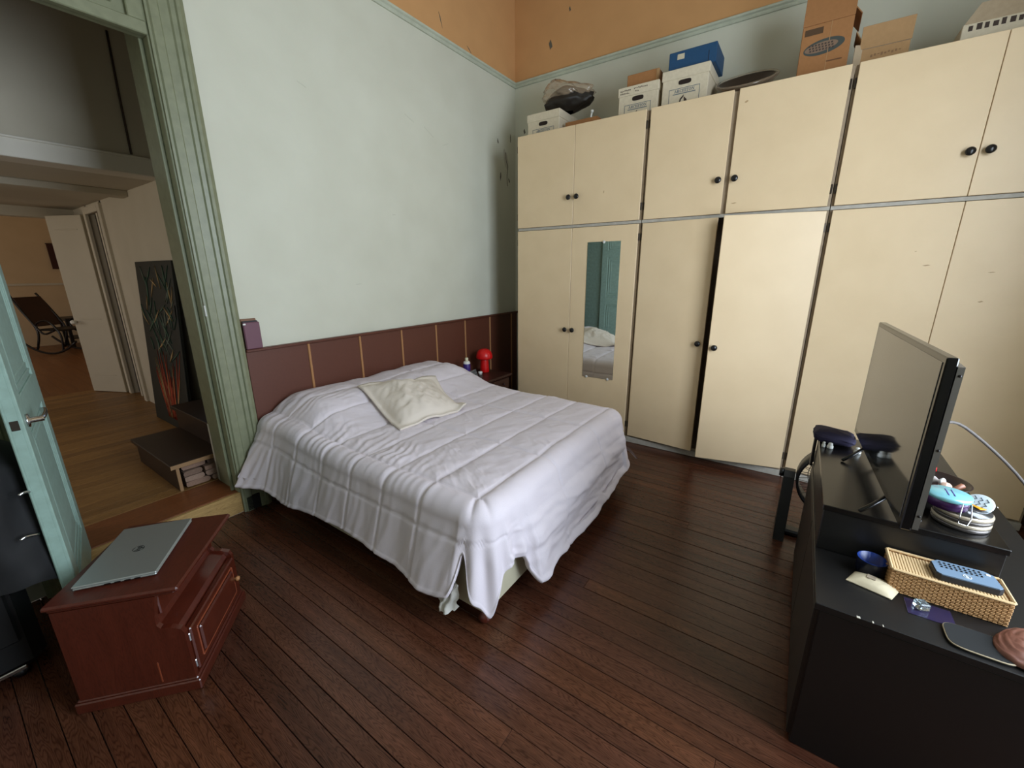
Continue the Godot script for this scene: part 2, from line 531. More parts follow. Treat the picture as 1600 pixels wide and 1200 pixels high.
	part("skirting", box(Vector3(-2.47, 0.0, 0.0), Vector3(-2.325, 0.10, 0.03), 0.003), M.dark, sp)

	# the open door leaf
	var d = structure("door_1", "teal panelled door leaf standing open into the bedroom")
	d.position = Vector3(-3.20, 0.155, 0.01)
	var a = atan2(-0.13, 0.70)
	d.rotation.y = a
	# local +z runs from hinge to free edge, local +x faces the bed
	var L = 0.67
	var H = 2.42
	part("core", box(Vector3(-0.014, 0, 0.0), Vector3(0.014, H, L), 0.002), M.teal, d)
	st = S()
	for sx in [-1, 1]:
		var x0 = 0.010 * sx
		var x1 = 0.021 * sx
		for zz in [[0.0, 0.095], [L - 0.095, L]]: add(st, Vector3(x0, 0, zz[0]), Vector3(x1, H, zz[1]), 0.003)
		for yy in [[0, 0.17], [0.80, 0.93], [1.55, 1.66], [H - 0.11, H]]: add(st, Vector3(x0, yy[0], 0.09), Vector3(x1, yy[1], L - 0.09), 0.003)
	part("stile_frame", st, M.teal, d)
	for yy in [[0.17, 0.80], [0.93, 1.55], [1.66, H - 0.11]]:
		st = S()
		for sx in [-1, 1]:
			var c0 = Vector3(0.012 * sx, (yy[0] + yy[1]) / 2, L / 2)
			for e in [[0.024, 0.010, 0.0], [0.055, 0.006, 0.0]]:
				var hy = (yy[1] - yy[0]) / 2 - e[0]
				var hz = L / 2 - 0.095 - e[0]
				for s1 in [-1, 1]:
					cbox(st, c0 + Vector3(0.002 * sx, s1 * hy, 0), Vector3(e[1], 0.014, 2 * hz + 0.014), 0.003)
					cbox(st, c0 + Vector3(0.002 * sx, 0, s1 * hz), Vector3(e[1], 2 * hy, 0.014), 0.003)
		part("panel_moulding", st, M.teal, d)
	part("lock_plate", box(Vector3(-0.010, 0.832, L - 0.001), Vector3(0.010, 0.866, L + 0.002), 0.001), M.hinge, d, "dark worn lock plate")
	st = S(true)
	lathe(st, [Vector2(0.0, 0.021), Vector2(0.024, 0.021), Vector2(0.024, 0.027), Vector2(0.010, 0.030), Vector2(0.010, 0.062), Vector2(0, 0.064)], Vector3(0, 0.845, L - 0.07), 16, Basis(Vector3.FORWARD, PI / 2))
	tube(st, curve([Vector3(0.054, 0.845, L - 0.065), Vector3(0.058, 0.846, L - 0.095), Vector3(0.060, 0.848, L - 0.145), Vector3(0.057, 0.852, L - 0.185)], 4), 0.009, 8)
	part("handle", st, M.chrome, d, "chrome lever handle")

# ---------------------------------------------------------------- hall beyond the doorway
func hall():
	var fl = structure("floor_hall", "light brown timber boards of the hall")
	part("subfloor", box(Vector3(-5.5, 0.0, -10.1), Vector3(-1.1, 0.115, -0.30), 0.001), M.dark, fl)
	var z = -0.315
	while z > -4.05:
		part("plank", box(Vector3(-5.4, 0.112, z - 0.094), Vector3(-1.6, 0.14 + rng.randf_range(-0.0006, 0.0006), z), 0.0012), M.hplank[rng.randi() % 4], fl)
		z -= 0.095
	var x = -1.15
	while x > -5.4:
		part("plank", box(Vector3(x - 0.118, 0.112, -10.0), Vector3(x, 0.14, -4.07), 0.0012), M.fplank, fl)
		x -= 0.12
	# hall walls
	var wr = structure("wall_hall_right", "plain plaster wall of the hall")
	var st = S()
	add(st, Vector3(-2.15, 0.1, -3.0), Vector3(-1.95, 2.2, -1.27), 0.001)
	add(st, Vector3(-2.15, 0.1, -4.06), Vector3(-1.95, 2.2, -3.5), 0.001)
	add(st, Vector3(-2.15, 2.1, -3.55), Vector3(-1.95, 2.2, -2.95), 0.001)
	part("plaster", st, M.hall, wr)
	var tr = structure("trim_6", "painted casing of a hall side door")
	part("casing", box(Vector3(-2.175, 0.14, -3.02), Vector3(-2.145, 2.16, -2.94), 0.004), M.hall, tr)
	part("casing", box(Vector3(-2.175, 0.14, -3.56), Vector3(-2.145, 2.16, -3.49), 0.004), M.hall, tr)
	part("casing", box(Vector3(-2.175, 2.09, -3.49), Vector3(-2.145, 2.16, -3.02), 0.004), M.hall, tr)
	var dr = structure("door_2", "dark hall side door set in its casing")
	part("leaf", box(Vector3(-2.10, 0.145, -3.49), Vector3(-2.06, 2.09, -3.02), 0.003), M.hinge, dr)
	part("leaf_edge", box(Vector3(-2.14, 0.145, -3.26), Vector3(-2.10, 2.09, -3.22), 0.003), M.hall, dr)
	var wu = structure("wall_mezzanine", "beige plaster wall over the hall beam")
	part("plaster", box(Vector3(-5.4, 2.29, -1.45), Vector3(-1.3, 4.15, -1.27), 0.001), M.hall, wu)
	part("beam", box(Vector3(-5.4, 2.18, -1.46), Vector3(-1.3, 2.29, -1.255), 0.004), M.white, wu, "off-white painted beam")
	part("ledge", box(Vector3(-5.4, 2.285, -1.30), Vector3(-1.3, 2.30, -1.245), 0.003), M.white, wu)
	st = S(true)
	tube(st, [Vector3(-2.30, 2.31, -1.264), Vector3(-2.295, 2.7, -1.262), Vector3(-2.285, 3.05, -1.264)], 0.007, 6)
	part("cable", st, M.print_dark, wu, "dark cable run up the wall")
	part("soffit", box(Vector3(-5.4, 2.18, -4.06), Vector3(-1.95, 2.3, -1.45), 0.001), M.hall, structure("ceiling_hall", "low boarded hall ceiling"))
	part("cross_beam", box(Vector3(-5.4, 2.13, -2.25), Vector3(-2.15, 2.18, -2.10), 0.004), M.hall, structure("trim_7", "painted beam under the hall ceiling"))
	part("slab", box(Vector3(-5.6, 4.1, -1.5), Vector3(-1.1, 4.3, -0.28), 0.001), M.white, structure("ceiling_stairwell", "stairwell ceiling"))
	part("plaster", box(Vector3(-1.3, 0.0, -1.46), Vector3(-1.1, 4.15, -0.28), 0.001), M.hall, structure("wall_stairwell", "stairwell end wall"))
	var wl = structure("wall_hall_left", "hall wall with openings added out of view to let light in")  # unseen openings, added for the hall and far room lights
	st = S()
	add(st, Vector3(-5.6, 0, -1.3), Vector3(-5.4, 4.2, -0.28), 0.001)
	add(st, Vector3(-5.6, 0, -5.7), Vector3(-5.4, 4.2, -2.7), 0.001)
	add(st, Vector3(-5.6, 0, -2.7), Vector3(-5.4, 1.2, -1.3), 0.001)
	add(st, Vector3(-5.6, 2.6, -2.7), Vector3(-5.4, 4.2, -1.3), 0.001)
	add(st, Vector3(-5.6, 0, -10.2), Vector3(-5.4, 4.2, -7.5), 0.001)
	add(st, Vector3(-5.6, 0, -7.5), Vector3(-5.4, 0.6, -5.7), 0.001)
	add(st, Vector3(-5.6, 2.4, -7.5), Vector3(-5.4, 4.2, -5.7), 0.001)
	part("plaster", st, M.hall, wl)
	var wc = structure("wall_hall_back", "back face of the bedroom wall")
	part("plaster", box(Vector3(-5.6, 0, -0.29), Vector3(-4.6, 4.2, -0.1), 0.001), M.hall, wc)
	# wall with the far doorway, far room
	var wf = structure("wall_hall_end", "hall end wall with an open doorway")
	st = S()
	add(st, Vector3(-2.36, 0.1, -4.2), Vector3(-1.1, 2.3, -4.05), 0.001)
	add(st, Vector3(-5.4, 0.1, -4.2), Vector3(-3.4, 2.3, -4.05), 0.001)
	add(st, Vector3(-3.4, 2.08, -4.2), Vector3(-2.36, 3.3, -4.05), 0.001)
	part("plaster", st, M.hall, wf)
	var d = structure("door_3", "white panelled door leaf standing open in the hall")
	d.position = Vector3(-2.175, 0.145, -3.60)
	d.rotation.y = atan2(-0.20, -0.42) 
	part("leaf", box(Vector3(-0.02, 0, 0), Vector3(0.02, 1.95, 0.46), 0.004), M.hall, d)
	st = S()
	for sx in [-1, 1]:
		for yy in [0.2, 0.85, 1.8]: add(st, Vector3(0.017 * sx, yy, 0.08), Vector3(0.024 * sx, yy + 0.012, 0.38), 0.002)
	part("moulding", st, M.hall, d)
	st = S(true)
	lathe(st, [Vector2(0, -0.075), Vector2(0.02, -0.07), Vector2(0.026, -0.05), Vector2(0.012, -0.03), Vector2(0.012, 0.03), Vector2(0.026, 0.05), Vector2(0.02, 0.07), Vector2(0, 0.075)], Vector3(0, 0.82, 0.43), 12, Basis(Vector3.FORWARD, PI / 2))
	part("door_knob", st, M.plastic_white, d)
	var fr = structure("wall_far_room", "ochre plaster walls of the far room")
	st = S()
	add(st, Vector3(-5.4, 0.1, -9.4), Vector3(-1.1, 3.3, -9.2), 0.001)
	add(st, Vector3(-1.2, 0.1, -9.4), Vector3(-1.0, 3.3, -4.05), 0.001)
	part("plaster", st, M.farwall, fr)
	part("dado_strip", box(Vector3(-5.4, 1.28, -9.2), Vector3(-1.2, 1.32, -9.18), 0.002), M.hall, fr)
	part("slab", box(Vector3(-5.6, 3.2, -9.4), Vector3(-1.0, 3.4, -4.05), 0.001), M.white, structure("ceiling_far_room", "far room ceiling"))
	var hg = thing("wall_hanging", "narrow dark red hanging on the ochre wall of the far room", "wall hanging", Vector3(-1.62, 1.58, -9.17))
	part("cloth", box(Vector3(-0.06, 0, -0.012), Vector3(0.06, 0.46, 0.012), 0.004), mat(Color(0.22, 0.08, 0.05), 0.8), hg)
	part("rod", box(Vector3(-0.07, 0.455, -0.01), Vector3(0.07, 0.475, 0.016), 0.003), M.darkwood, hg)
	far_chair()
	stairs()
	painting()

func far_chair():
	# bentwood rocking chair in the far room
	var t = thing("rocking_chair", "black bentwood rocking chair on the orange boards of the far room", "rocking chair", Vector3(-1.98, 0.14, -7.9), 0.5)
	var bl = mat(Color(0.05, 0.045, 0.04), 0.4)
	for s in [-1, 1]:
		var st = S(true)
		var pts = []
		for k in 15: pts.append(Vector3(0.24 * s, 0.02 + 0.22 * pow((k - 7) / 7.0, 2), -0.55 + 1.1 * k / 14.0))
		tube(st, pts, 0.018, 7)
		part("rocker", st, bl, t)
		st = S(true)
		tube(st, curve([Vector3(0.24 * s, 0.05, 0.25), Vector3(0.25 * s, 0.35, 0.30), Vector3(0.25 * s, 0.58, 0.12), Vector3(0.25 * s, 0.52, -0.12), Vector3(0.25 * s, 0.36, -0.02), Vector3(0.25 * s, 0.42, 0.2)], 5), 0.016, 7)
		part("arm_scroll", st, bl, t)
		st = S(true)
		tube(st, curve([Vector3(0.21 * s, 0.06, -0.30), Vector3(0.21 * s, 0.40, -0.18), Vector3(0.21 * s, 0.75, -0.38), Vector3(0.19 * s, 1.02, -0.56)], 5), 0.018, 7)
		part("back_post", st, bl, t)
	var st2 = S()
	cbox(st2, Vector3(0, 0.42, 0.06), Vector3(0.44, 0.03, 0.46), 0.01)
	part("seat", st2, bl, t)
	st2 = S()
	cbox(st2, Vector3(0, 0.72, -0.36), Vector3(0.40, 0.56, 0.02), 0.006, Basis(Vector3.RIGHT, -0.5))
	part("backrest", st2, M.darkwood, t)
	# low dark table beside it
	t = thing("low_table", "low black table against the ochre wall of the far room", "table", Vector3(-1.55, 0.14, -8.7))
	part("table_top", box(Vector3(-0.28, 0.50, -0.3), Vector3(0.28, 0.55, 0.3), 0.006), bl, t)
	for sx in [-1, 1]:
		for sz in [-1, 1]: part("leg", box(Vector3(sx * 0.25 - 0.025, 0, sz * 0.27 - 0.025), Vector3(sx * 0.25 + 0.025, 0.5, sz * 0.27 + 0.025), 0.004), bl, t)
	part("shelf", box(Vector3(-0.25, 0.16, -0.27), Vector3(0.25, 0.18, 0.27), 0.003), bl, t)

func stairs():
	var t = thing("staircase", "short dark wooden stair with open side rising out of the hall", "stairs", Vector3(-2.70, 0.14, -0.32))
	var dk = mat(Color(0.20, 0.135, 0.09), 0.45, 0, T.grain2, Vector3(6, 6, 0.8))
	var edge = mat(Color(0.60, 0.46, 0.31), 0.6)
	var rise = 0.185
	var going = 0.27
	for k in 5:
		part("tread", box(Vector3(k * going - 0.025, (k + 1) * rise - 0.028, -0.79), Vector3((k + 1) * going + 0.01, (k + 1) * rise, 0.0), 0.004), dk, t)
		part("riser", box(Vector3(k * going, k * rise, -0.78), Vector3(k * going + 0.018, (k + 1) * rise - 0.028, -0.006), 0.002), dk, t)
		part("riser_end", box(Vector3(k * going, k * rise, -0.006), Vector3(k * going + 0.018, (k + 1) * rise - 0.028, 0.001), 0.001), edge, t)
		part("tread_end", box(Vector3(k * going - 0.024, (k + 1) * rise - 0.027, -0.001), Vector3((k + 1) * going + 0.009, (k + 1) * rise - 0.001, 0.003), 0.001), edge, t)
	# rough stone infill under the first tread
	var tones = [mat(Color(0.60, 0.48, 0.41), 0.95, 0, T.wear, Vector3(6, 6, 6)), mat(Color(0.52, 0.42, 0.36), 0.95, 0, T.wear, Vector3(6, 6, 6)), mat(Color(0.64, 0.53, 0.46), 0.95, 0, T.wear, Vector3(6, 6, 6))]
	var y = 0.0
	for row in 4:
		var x = 0.026 + 0.01 * rng.randf()
		var hh = 0.038
		while x < 0.235:
			var ww = rng.randf_range(0.07, 0.15)
			ww = minf(ww, 0.262 - x)
			var st = S()
			var pts = []
			for i in 10:
				var a = TAU * i / 10
				pts.append(Vector2(x + ww / 2 + ww * 0.5 * signf(cos(a)) * pow(absf(cos(a)), 0.35) * rng.randf_range(0.9, 1.0), y + hh / 2 + hh * 0.5 * signf(sin(a)) * pow(absf(sin(a)), 0.4) * rng.randf_range(0.7, 1.1)))
			prism(st, pts, Vector3(0, 0.002, -0.25), Vector3.RIGHT, Vector3.UP, Vector3(0, 0, 0.235 + rng.randf_range(-0.02, 0.012)))
			part("stone", st, tones[rng.randi() % 3], t)
			x += ww + 0.003
		y += hh + 0.0005

func painting():
	var t = thing("painting", "tall dark unframed canvas of leaves and red stalks leaning on the hall wall", "painting", Vector3(-2.275, 0.14, -1.82))
	t.rotation.z = -0.075
	var cv = mat(Color(0.12, 0.145, 0.135), 0.55, 0, T.wear, Vector3(4, 4, 4))
	part("canvas", box(Vector3(-0.012, 0.0, -0.42), Vector3(0.012, 1.46, 0.46), 0.003), cv, t)
	var cols = [mat(Color(0.66, 0.26, 0.14), 0.6), mat(Color(0.62, 0.52, 0.36), 0.6), mat(Color(0.20, 0.33, 0.27), 0.6), mat(Color(0.48, 0.18, 0.11), 0.6), mat(Color(0.38, 0.43, 0.39), 0.6)]
	for k in 84:
		var st = S()
		var low = k < 34
		var z0 = rng.randf_range(-0.05, 0.2) if low else rng.randf_range(-0.3, 0.4)
		var y0 = 0.08 if low else rng.randf_range(0.6, 1.3)
		var ang = rng.randf_range(-0.5, 0.55) if low else rng.randf_range(-1.2, 1.2)
		var ln = rng.randf_range(0.3, 0.72) if low else rng.randf_range(0.12, 0.3)
		ln = minf(ln, (1.42 - y0) / maxf(cos(ang), 0.2))
		var wd = rng.randf_range(0.005, 0.012)
		var dir = Vector2(sin(ang), cos(ang))
		var nrm = Vector2(dir.y, -dir.x)
		var p0 = Vector2(z0, y0)
		var poly = [p0 - nrm * wd * 0.4, p0 + dir * ln * 0.5 - nrm * wd, p0 + dir * ln, p0 + dir * ln * 0.5 + nrm * wd]
		for i in 4: poly[i].x = clampf(poly[i].x, -0.40, 0.44)
		if absf(poly[2].x - poly[0].x) + absf(poly[2].y - poly[0].y) < 0.05: continue
		prism(st, poly, Vector3(-0.0122, 0, 0), Vector3.BACK, Vector3.UP, Vector3(-0.003 - 0.00004 * k, 0, 0))
		part("brush_stroke", st, cols[[0, 0, 3, 1, 0, 3][k % 6] if low else [1, 2, 4, 2][k % 4]], t)

# ---------------------------------------------------------------- panelling behind the bed
func headboard_panelling():
	var t = thing("headboard", "long brown wall panelling with thin gold strips behind the bed", "headboard", Vector3(-2.32, 0, 0.0))
	var top = 1.025
	var xs = [0.0]
	for k in 7: xs.append(0.401 + 0.4112 * k)
	xs.append(2.99)
	for k in xs.size() - 1:
		part("panel", box(Vector3(xs[k] + 0.003, 0.0, 0.001), Vector3(xs[k + 1] - 0.003, top, 0.022), 0.002), M.brown, t)
		if k > 0: part("gold_strip", box(Vector3(xs[k] - 0.0085, 0.0, 0.012), Vector3(xs[k] + 0.0085, top, 0.030), 0.003), M.gold, t)
	part("top_rail", box(Vector3(0.0, top, 0.001), Vector3(2.99, top + 0.016, 0.045), 0.003), M.brown_rail, t)
	# folder standing on the rail
	t = thing("document_folder", "dusky plum folder standing on the panelling ledge by the green casing", "folder", Vector3(-2.265, 1.0415, 0.0225))
	part("cover", box(Vector3(-0.05, 0.0, 0.006), Vector3(0.045, 0.165, 0.020), 0.005), mat(Color(0.42, 0.27, 0.32), 0.5), t)
	part("cover", box(Vector3(-0.05, 0.0, -0.020), Vector3(0.04, 0.185, -0.008), 0.004), mat(Color(0.50, 0.36, 0.27), 0.6), t, "tan back cover")
	part("paper_block", box(Vector3(-0.046, 0.002, -0.008), Vector3(0.04, 0.172, 0.006), 0.001), M.remote_dk, t)
	part("page_tab", box(Vector3(-0.05, 0.150, 0.0185), Vector3(-0.035, 0.160, 0.0212), 0.001), M.plastic_white, t)

# ---------------------------------------------------------------- wardrobes
func knob(parent, at):
	var st = S(true)
	lathe(st, [Vector2(0.0, 0.0), Vector2(0.009, 0.0), Vector2(0.009, 0.014), Vector2(0.020, 0.018), Vector2(0.022, 0.025), Vector2(0.017, 0.031), Vector2(0.0, 0.034)], at, 16, Basis(Vector3.BACK, PI / 2))
	part("knob", st, M.knob, parent, "round black knob")

func door_panel(parent, y0, y1, z0, z1, hinge_hi, angle, knob_y, hinges = true):
	# door hung at z1 (hinge_hi) or z0; local origin at the hinge line
	var d = Node3D.new()
	d.name = "door"
	parent.add_child(d, true)
	var w = z1 - z0
	d.position = Vector3(0.02, 0, z1 if hinge_hi else z0)
	var s = -1.0 if hinge_hi else 1.0
	d.rotation.y = angle * s * -1.0
	var st = S()
	cbox(st, Vector3(-0.010, (y0 + y1) / 2, s * w / 2), Vector3(0.019, y1 - y0, w), 0.002)
	part("leaf", st, M.cream, d)
	knob(d, Vector3(-0.0195, knob_y, s * (w - 0.036)))
	if hinges:
		for yy in [y0 + 0.10, y1 - 0.10]:
			st = S()
			cbox(st, Vector3(-0.004, yy, -s * 0.006), Vector3(0.012, 0.055, 0.010), 0.002)
			part("hinge", st, M.hinge, d)
	return d

func wardrobes():
	var zs = [[0.484, 1.652], [1.657, 2.851], [2.855, 4.05]]
	var seams = [1.055, 2.236, 3.455]
	var labels = ["cream wardrobe unit with a narrow mirror on one lower door", "cream wardrobe unit with one tall lower door swung ajar", "cream wardrobe unit behind the television with bare lower doors"]
	for u in 3:
		var t = thing("wardrobe_unit", labels[u], "wardrobe", Vector3.ZERO, 0.0, "row of cream wardrobe units")
		var z0 = zs[u][0]
		var z1 = zs[u][1]
		var sm_ = seams[u]
		var st = S()
		add(st, Vector3(0.022, 0.0, z0), Vector3(0.55, 2.65, z0 + 0.018), 0.001)
		add(st, Vector3(0.022, 0.0, z1 - 0.018), Vector3(0.55, 2.65, z1), 0.001)
		part("side_panel", st, M.frame, t)
		part("top_panel", box(Vector3(0.022, 2.632, z0 + 0.018), Vector3(0.55, 2.65, z1 - 0.018), 0.001), M.frame, t)
		part("middle_shelf", box(Vector3(0.012, 1.862, z0), Vector3(0.55, 1.884, z1), 0.001), M.frame_edge, t)
		part("back_panel", box(Vector3(0.54, 0.0, z0 + 0.018), Vector3(0.55, 2.632, z1 - 0.018), 0.001), M.frame, t)
		part("plinth", box(Vector3(0.004, 0.0, z0), Vector3(0.03, 0.048, z1), 0.003), M.frame_edge, t)
		part("bottom_panel", box(Vector3(0.022, 0.048, z0 + 0.018), Vector3(0.54, 0.066, z1 - 0.018), 0.001), M.frame, t)
		part("divider", box(Vector3(0.021, 1.884, sm_ - 0.02), Vector3(0.54, 2.632, sm_ + 0.02), 0.001), M.frame, t)
		var lo = z0 + (0.0 if u == 0 else 0.014)
		var hi = z1 - 0.016
		# upper pair
		door_panel(t, 1.886, 2.655, lo, sm_ - (0.0015 if u != 1 else 0.016), false, 0.0, 2.107)
		door_panel(t, 1.886, 2.655, sm_ + (0.0015 if u != 1 else 0.016), hi, true, 0.0, 2.107)
		# lower pair
		var a1 = [0.0, 0.085, 0.0][u]
		var a2 = [0.0, 0.25, 0.0][u]
		door_panel(t, 0.066, 1.858, lo, sm_ - (0.0015 if u != 1 else 0.014), false, a1, [0.974, 0.955, 0.974][u])
		var d = door_panel(t, 0.066, 1.858, sm_ + (0.0015 if u != 1 else 0.014), hi, true, a2, [0.974, 0.95, 0.974][u])
		if u == 0:
			var m0 = 1.208 - d.position.z
			var m1 = 1.503 - d.position.z
			part("mirror", box(Vector3(-0.0235, 0.553, m0), Vector3(-0.0205, 1.735, m1), 0.0008), M.mirror, d, "narrow frameless mirror")
			for c in [[0.555, m0 + 0.04], [0.555, m1 - 0.05], [1.732, (m0 + m1) / 2]]:
				st = S(true)
				lathe(st, [Vector2(0.0, 0.0), Vector2(0.012, 0.0), Vector2(0.012, 0.007), Vector2(0.006, 0.009), Vector2(0, 0.009)], Vector3(-0.0195, c[0], c[1]), 10, Basis(Vector3.BACK, PI / 2))
				part("mirror_clip", st, M.clip, d)
		# small scuffs on the painted doors
		for c in [[0, 2.12, 1.33, 0.004, 0.012], [1, 0.55, 1.80, 0.002, 0.03], [1, 0.42, 1.79, 0.002, 0.04], [1, 2.57, 2.30, 0.012, 0.008], [1, 1.95, 2.30, 0.020, 0.004], [2, 1.52, 3.36, 0.018, 0.004], [2, 1.48, 3.63, 0.016, 0.003], [2, 1.32, 3.62, 0.012, 0.005], [2, 1.60, 3.30, 0.006, 0.003]]:
			if c[0] != u: continue
			st = S()
			prism(st, [Vector2(-c[3], -0.2 * c[4]), Vector2(-0.2 * c[3], -c[4]), Vector2(c[3], 0.2 * c[4]), Vector2(0.3 * c[3], c[4])], Vector3(0.0004, c[1], c[2]), Vector3.BACK, Vector3.UP, Vector3(-0.0007, 0, 0))
			part("scuff", st, M.scuff, t)

# ---------------------------------------------------------------- bed
func duvet_top(x, z):
	# height of the quilt over the bed at a point of the plan
	var y = 0.565
	var ex = clampf((x + 2.40) / 0.35, 0, 1)
	var ex2 = clampf((-0.60 - x) / 0.28, 0, 1)
	var across = sm(ex) * sm(ex2)
	y += 0.155 * across * exp(-pow(maxf(absf(z - 0.24) - 0.10, 0.0) / 0.27, 2)) * (1.0 - 0.10 * bump(x, -1.52, 0.12))
	y += 0.012 * bump(x, -1.5, 0.55) * sm(clampf(z, 0, 1))
	return y

func seam_groove(d): return exp(-pow(d / 0.007, 2))

func bed():
	var t = thing("bed", "double box-spring bed with cream base and round wooden feet", "bed", Vector3(-1.525, 0, 0.96))
	# base
	var hx = 0.79
	var hz = 0.905
	var st = S()
	cbox(st, Vector3(0, 0.215, 0), Vector3(2 * hx, 0.32, 2 * hz), 0.02)
	part("box_base", st, M.bedbase, t)
	st = S()
	cbox(st, Vector3(0, 0.45, 0), Vector3(2 * hx - 0.06, 0.148, 2 * hz - 0.06), 0.06)
	part("mattress", st, M.sheet, t)
	for sx in [-1, 1]:
		for sz in [-1, 1]:
			st = S(true)
			lathe(st, [Vector2(0, 0.0), Vector2(0.018, 0.0), Vector2(0.029, 0.012), Vector2(0.031, 0.026), Vector2(0.025, 0.04), Vector2(0.019, 0.047), Vector2(0.019, 0.056), Vector2(0, 0.056)], Vector3(sx * (hx - 0.03), 0, sz * (hz - 0.028)), 18)
			part("foot", st, M.redwood, t, "turned reddish wooden foot")
	# corner of the under-sheet hanging below the quilt
	var rows = []
	for j in 9:
		var row = []
		for i in 22:
			var u = i / 21.0
			var zz = 0.715 + 0.105 * u
			row.append(Vector3(-hx - 0.075 - 0.008 * sin(u * 21.0 + j * 0.9) - 0.05 * sin(u * PI) * (j / 8.0), 0.25 - 0.145 * (j / 8.0) * (0.85 + 0.15 * sin(u * PI)) + 0.004 * sin(u * 31.0 + j), zz + 0.006 * sin(j * 1.7)))
		rows.append(row)
	part("sheet_corner", sheet(rows), M.sheet, t, "ruffled white under-sheet corner")

	# quilt: rings run from the middle of the bed out over the edge and down the sides
	var q = thing("quilt", "white box-stitched quilt spread over the bed", "quilt", Vector3.ZERO)
	var x0 = -2.345
	var x1 = -0.705
	var z0 = 0.055
	var z1 = 1.895
	var r = 0.085
	var rc = 0.055
	var outline = []   # point, outward direction, skirt length, cloth coordinate
	var n_side = 210
	var n_arc = 44
	var n_foot = 180
	var n_head = 120
	for i in n_side:
		var v = float(i) / n_side
		outline.append([Vector2(x0 + r, lerpf(z0, z1 - r - rc, v)), Vector2(-1, 0), 0, v])
	for i in n_arc:
		var v = float(i) / n_arc
		var a = PI / 2 * v
		outline.append([Vector2(x0 + r + rc, z1 - r - rc) + Vector2(-cos(a), sin(a)) * rc, Vector2(-cos(a), sin(a)), 1, v])
	for i in n_foot:
		var v = float(i) / n_foot
		outline.append([Vector2(lerpf(x0 + r + rc, x1 - r - rc, v), z1 - r), Vector2(0, 1), 2, v])
	for i in n_arc:
		var v = float(i) / n_arc
		var a = PI / 2 * v
		outline.append([Vector2(x1 - r - rc, z1 - r - rc) + Vector2(sin(a), cos(a)) * rc, Vector2(sin(a), cos(a)), 3, v])
	for i in n_side:
		var v = float(i) / n_side
		outline.append([Vector2(x1 - r, lerpf(z1 - r - rc, z0, v)), Vector2(1, 0), 4, v])
	for i in n_head:
		var v = float(i) / n_head
		outline.append([Vector2(lerpf(x1 - r, x0 + r, v), z0), Vector2(0, -1), 5, v])
	var nz = FastNoiseLite.new()
	nz.seed = 4
	nz.frequency = 1.0
	nz.fractal_octaves = 3
	var top_rings = 92
	var skirt_rings = 46
	rows = []
	var mid = Vector2(-1.52, 0.95)
	var prev_s = 0.0
	var ss = []
	for i in outline.size():
		ss.append(prev_s)
		prev_s += (outline[i][0] + outline[i][1] * 0.1).distance_to(outline[(i + 1) % outline.size()][0] + outline[(i + 1) % outline.size()][1] * 0.1)
	for j in top_rings + 1:
		var row = []
		var f = float(j) / top_rings
		for i in outline.size():
			var e = outline[i][0]
			# inner ends lie on a short spine so that the rings stay even
			var c = Vector2(mid.x, clampf(e.y, 0.75, 1.15))
			var p = c.lerp(e, f)
			var y = duvet_top(p.x, p.y) + quilt_relief(p.x, p.y, nz)
			row.append(Vector3(p.x, y, p.y))
		rows.append(row)
	for j in range(1, skirt_rings + 1):
		var row = []
		var f = float(j) / skirt_rings
		for i in outline.size():
			var o = outline[i]
			var e = o[0]
			var kind = o[2]
			var v = o[3]
			var s = ss[i]
			var y = duvet_top(e.x, e.y)
			var drop_to = 0.20
			var flare = 0.10
			match kind:
				0:
					drop_to = 0.205 - 0.015 * sin(v * 9.0) + 0.03 * bump(v, 0.12, 0.08) - 0.03 * bump(v, 0.93, 0.08)
					flare = 0.30 + 0.25 * exp(-v / 0.10)
				1:
					# slit at the corner, then the hanging tip
					drop_to = 0.17 + 0.20 * bump(v, 0.14, 0.10) - 0.085 * bump(v, 0.55, 0.12) + 0.10 * sm(clampf((v - 0.5) / 0.5, 0, 1))
					flare = 0.26 - 0.14 * sm(v)
				2:
					drop_to = 0.105 + 0.165 * sm(clampf((0.12 - v) / 0.06, 0, 1)) - 0.01 * bump(v, 0.145, 0.03) + 0.05 * sm(clampf((v - 0.55) / 0.45, 0, 1))
					flare = 0.10 + 0.14 * sm(clampf(v / 0.2, 0, 1))
				3:
					drop_to = 0.155 + 0.05 * v
					flare = 0.22
				4:
					drop_to = 0.22
					flare = 0.14
				5:
					drop_to = y - 0.10
					flare = 0.02
			var total = r * PI / 2 + maxf(y - r - drop_to, 0.0)
			var arc = f * total
			var out = 0.0
			var drop = 0.0
			if arc < r * PI / 2:
				out = r * sin(arc / r)
				drop = r * (1.0 - cos(arc / r))
			else:
				out = r + flare * (arc - r * PI / 2)
				drop = r + (arc - r * PI / 2)
			if kind == 5: out *= 0.35
			var hang = clampf((arc - 0.05) / 0.25, 0, 1)
			# folds hanging down the sides
			var fold = 0.012 * nz.get_noise_2d(s * 3.0, 3.0 + 0.9 * arc) + 0.004 * sin(s * 17.0 + 2.0 * nz.get_noise_2d(s * 2.0, 9.0))
			if kind == 0: fold += (0.0045 * sin(s * 95.0 + 30.0 * arc + 9.0 * nz.get_noise_2d(s * 1.7, arc * 1.5)) * exp(-v / 0.7) + 0.008 * nz.get_noise_2d(s * 7.0 + arc * 2.0, arc)) * (0.4 + 0.6 * absf(nz.get_noise_2d(s * 0.9, 2.0)))
			if kind == 2: fold = 0.026 * (0.5 - absf(nz.get_noise_2d(s * 1.6 + arc * 2.0, arc * 6.0 - s * 1.1))) + 0.034 * sin((arc - 0.18) * 15.0 + 1.5 * v) * sm(clampf(v * 2.0, 0, 1)) * hang + 0.02 * bump(v, 0.14, 0.05)
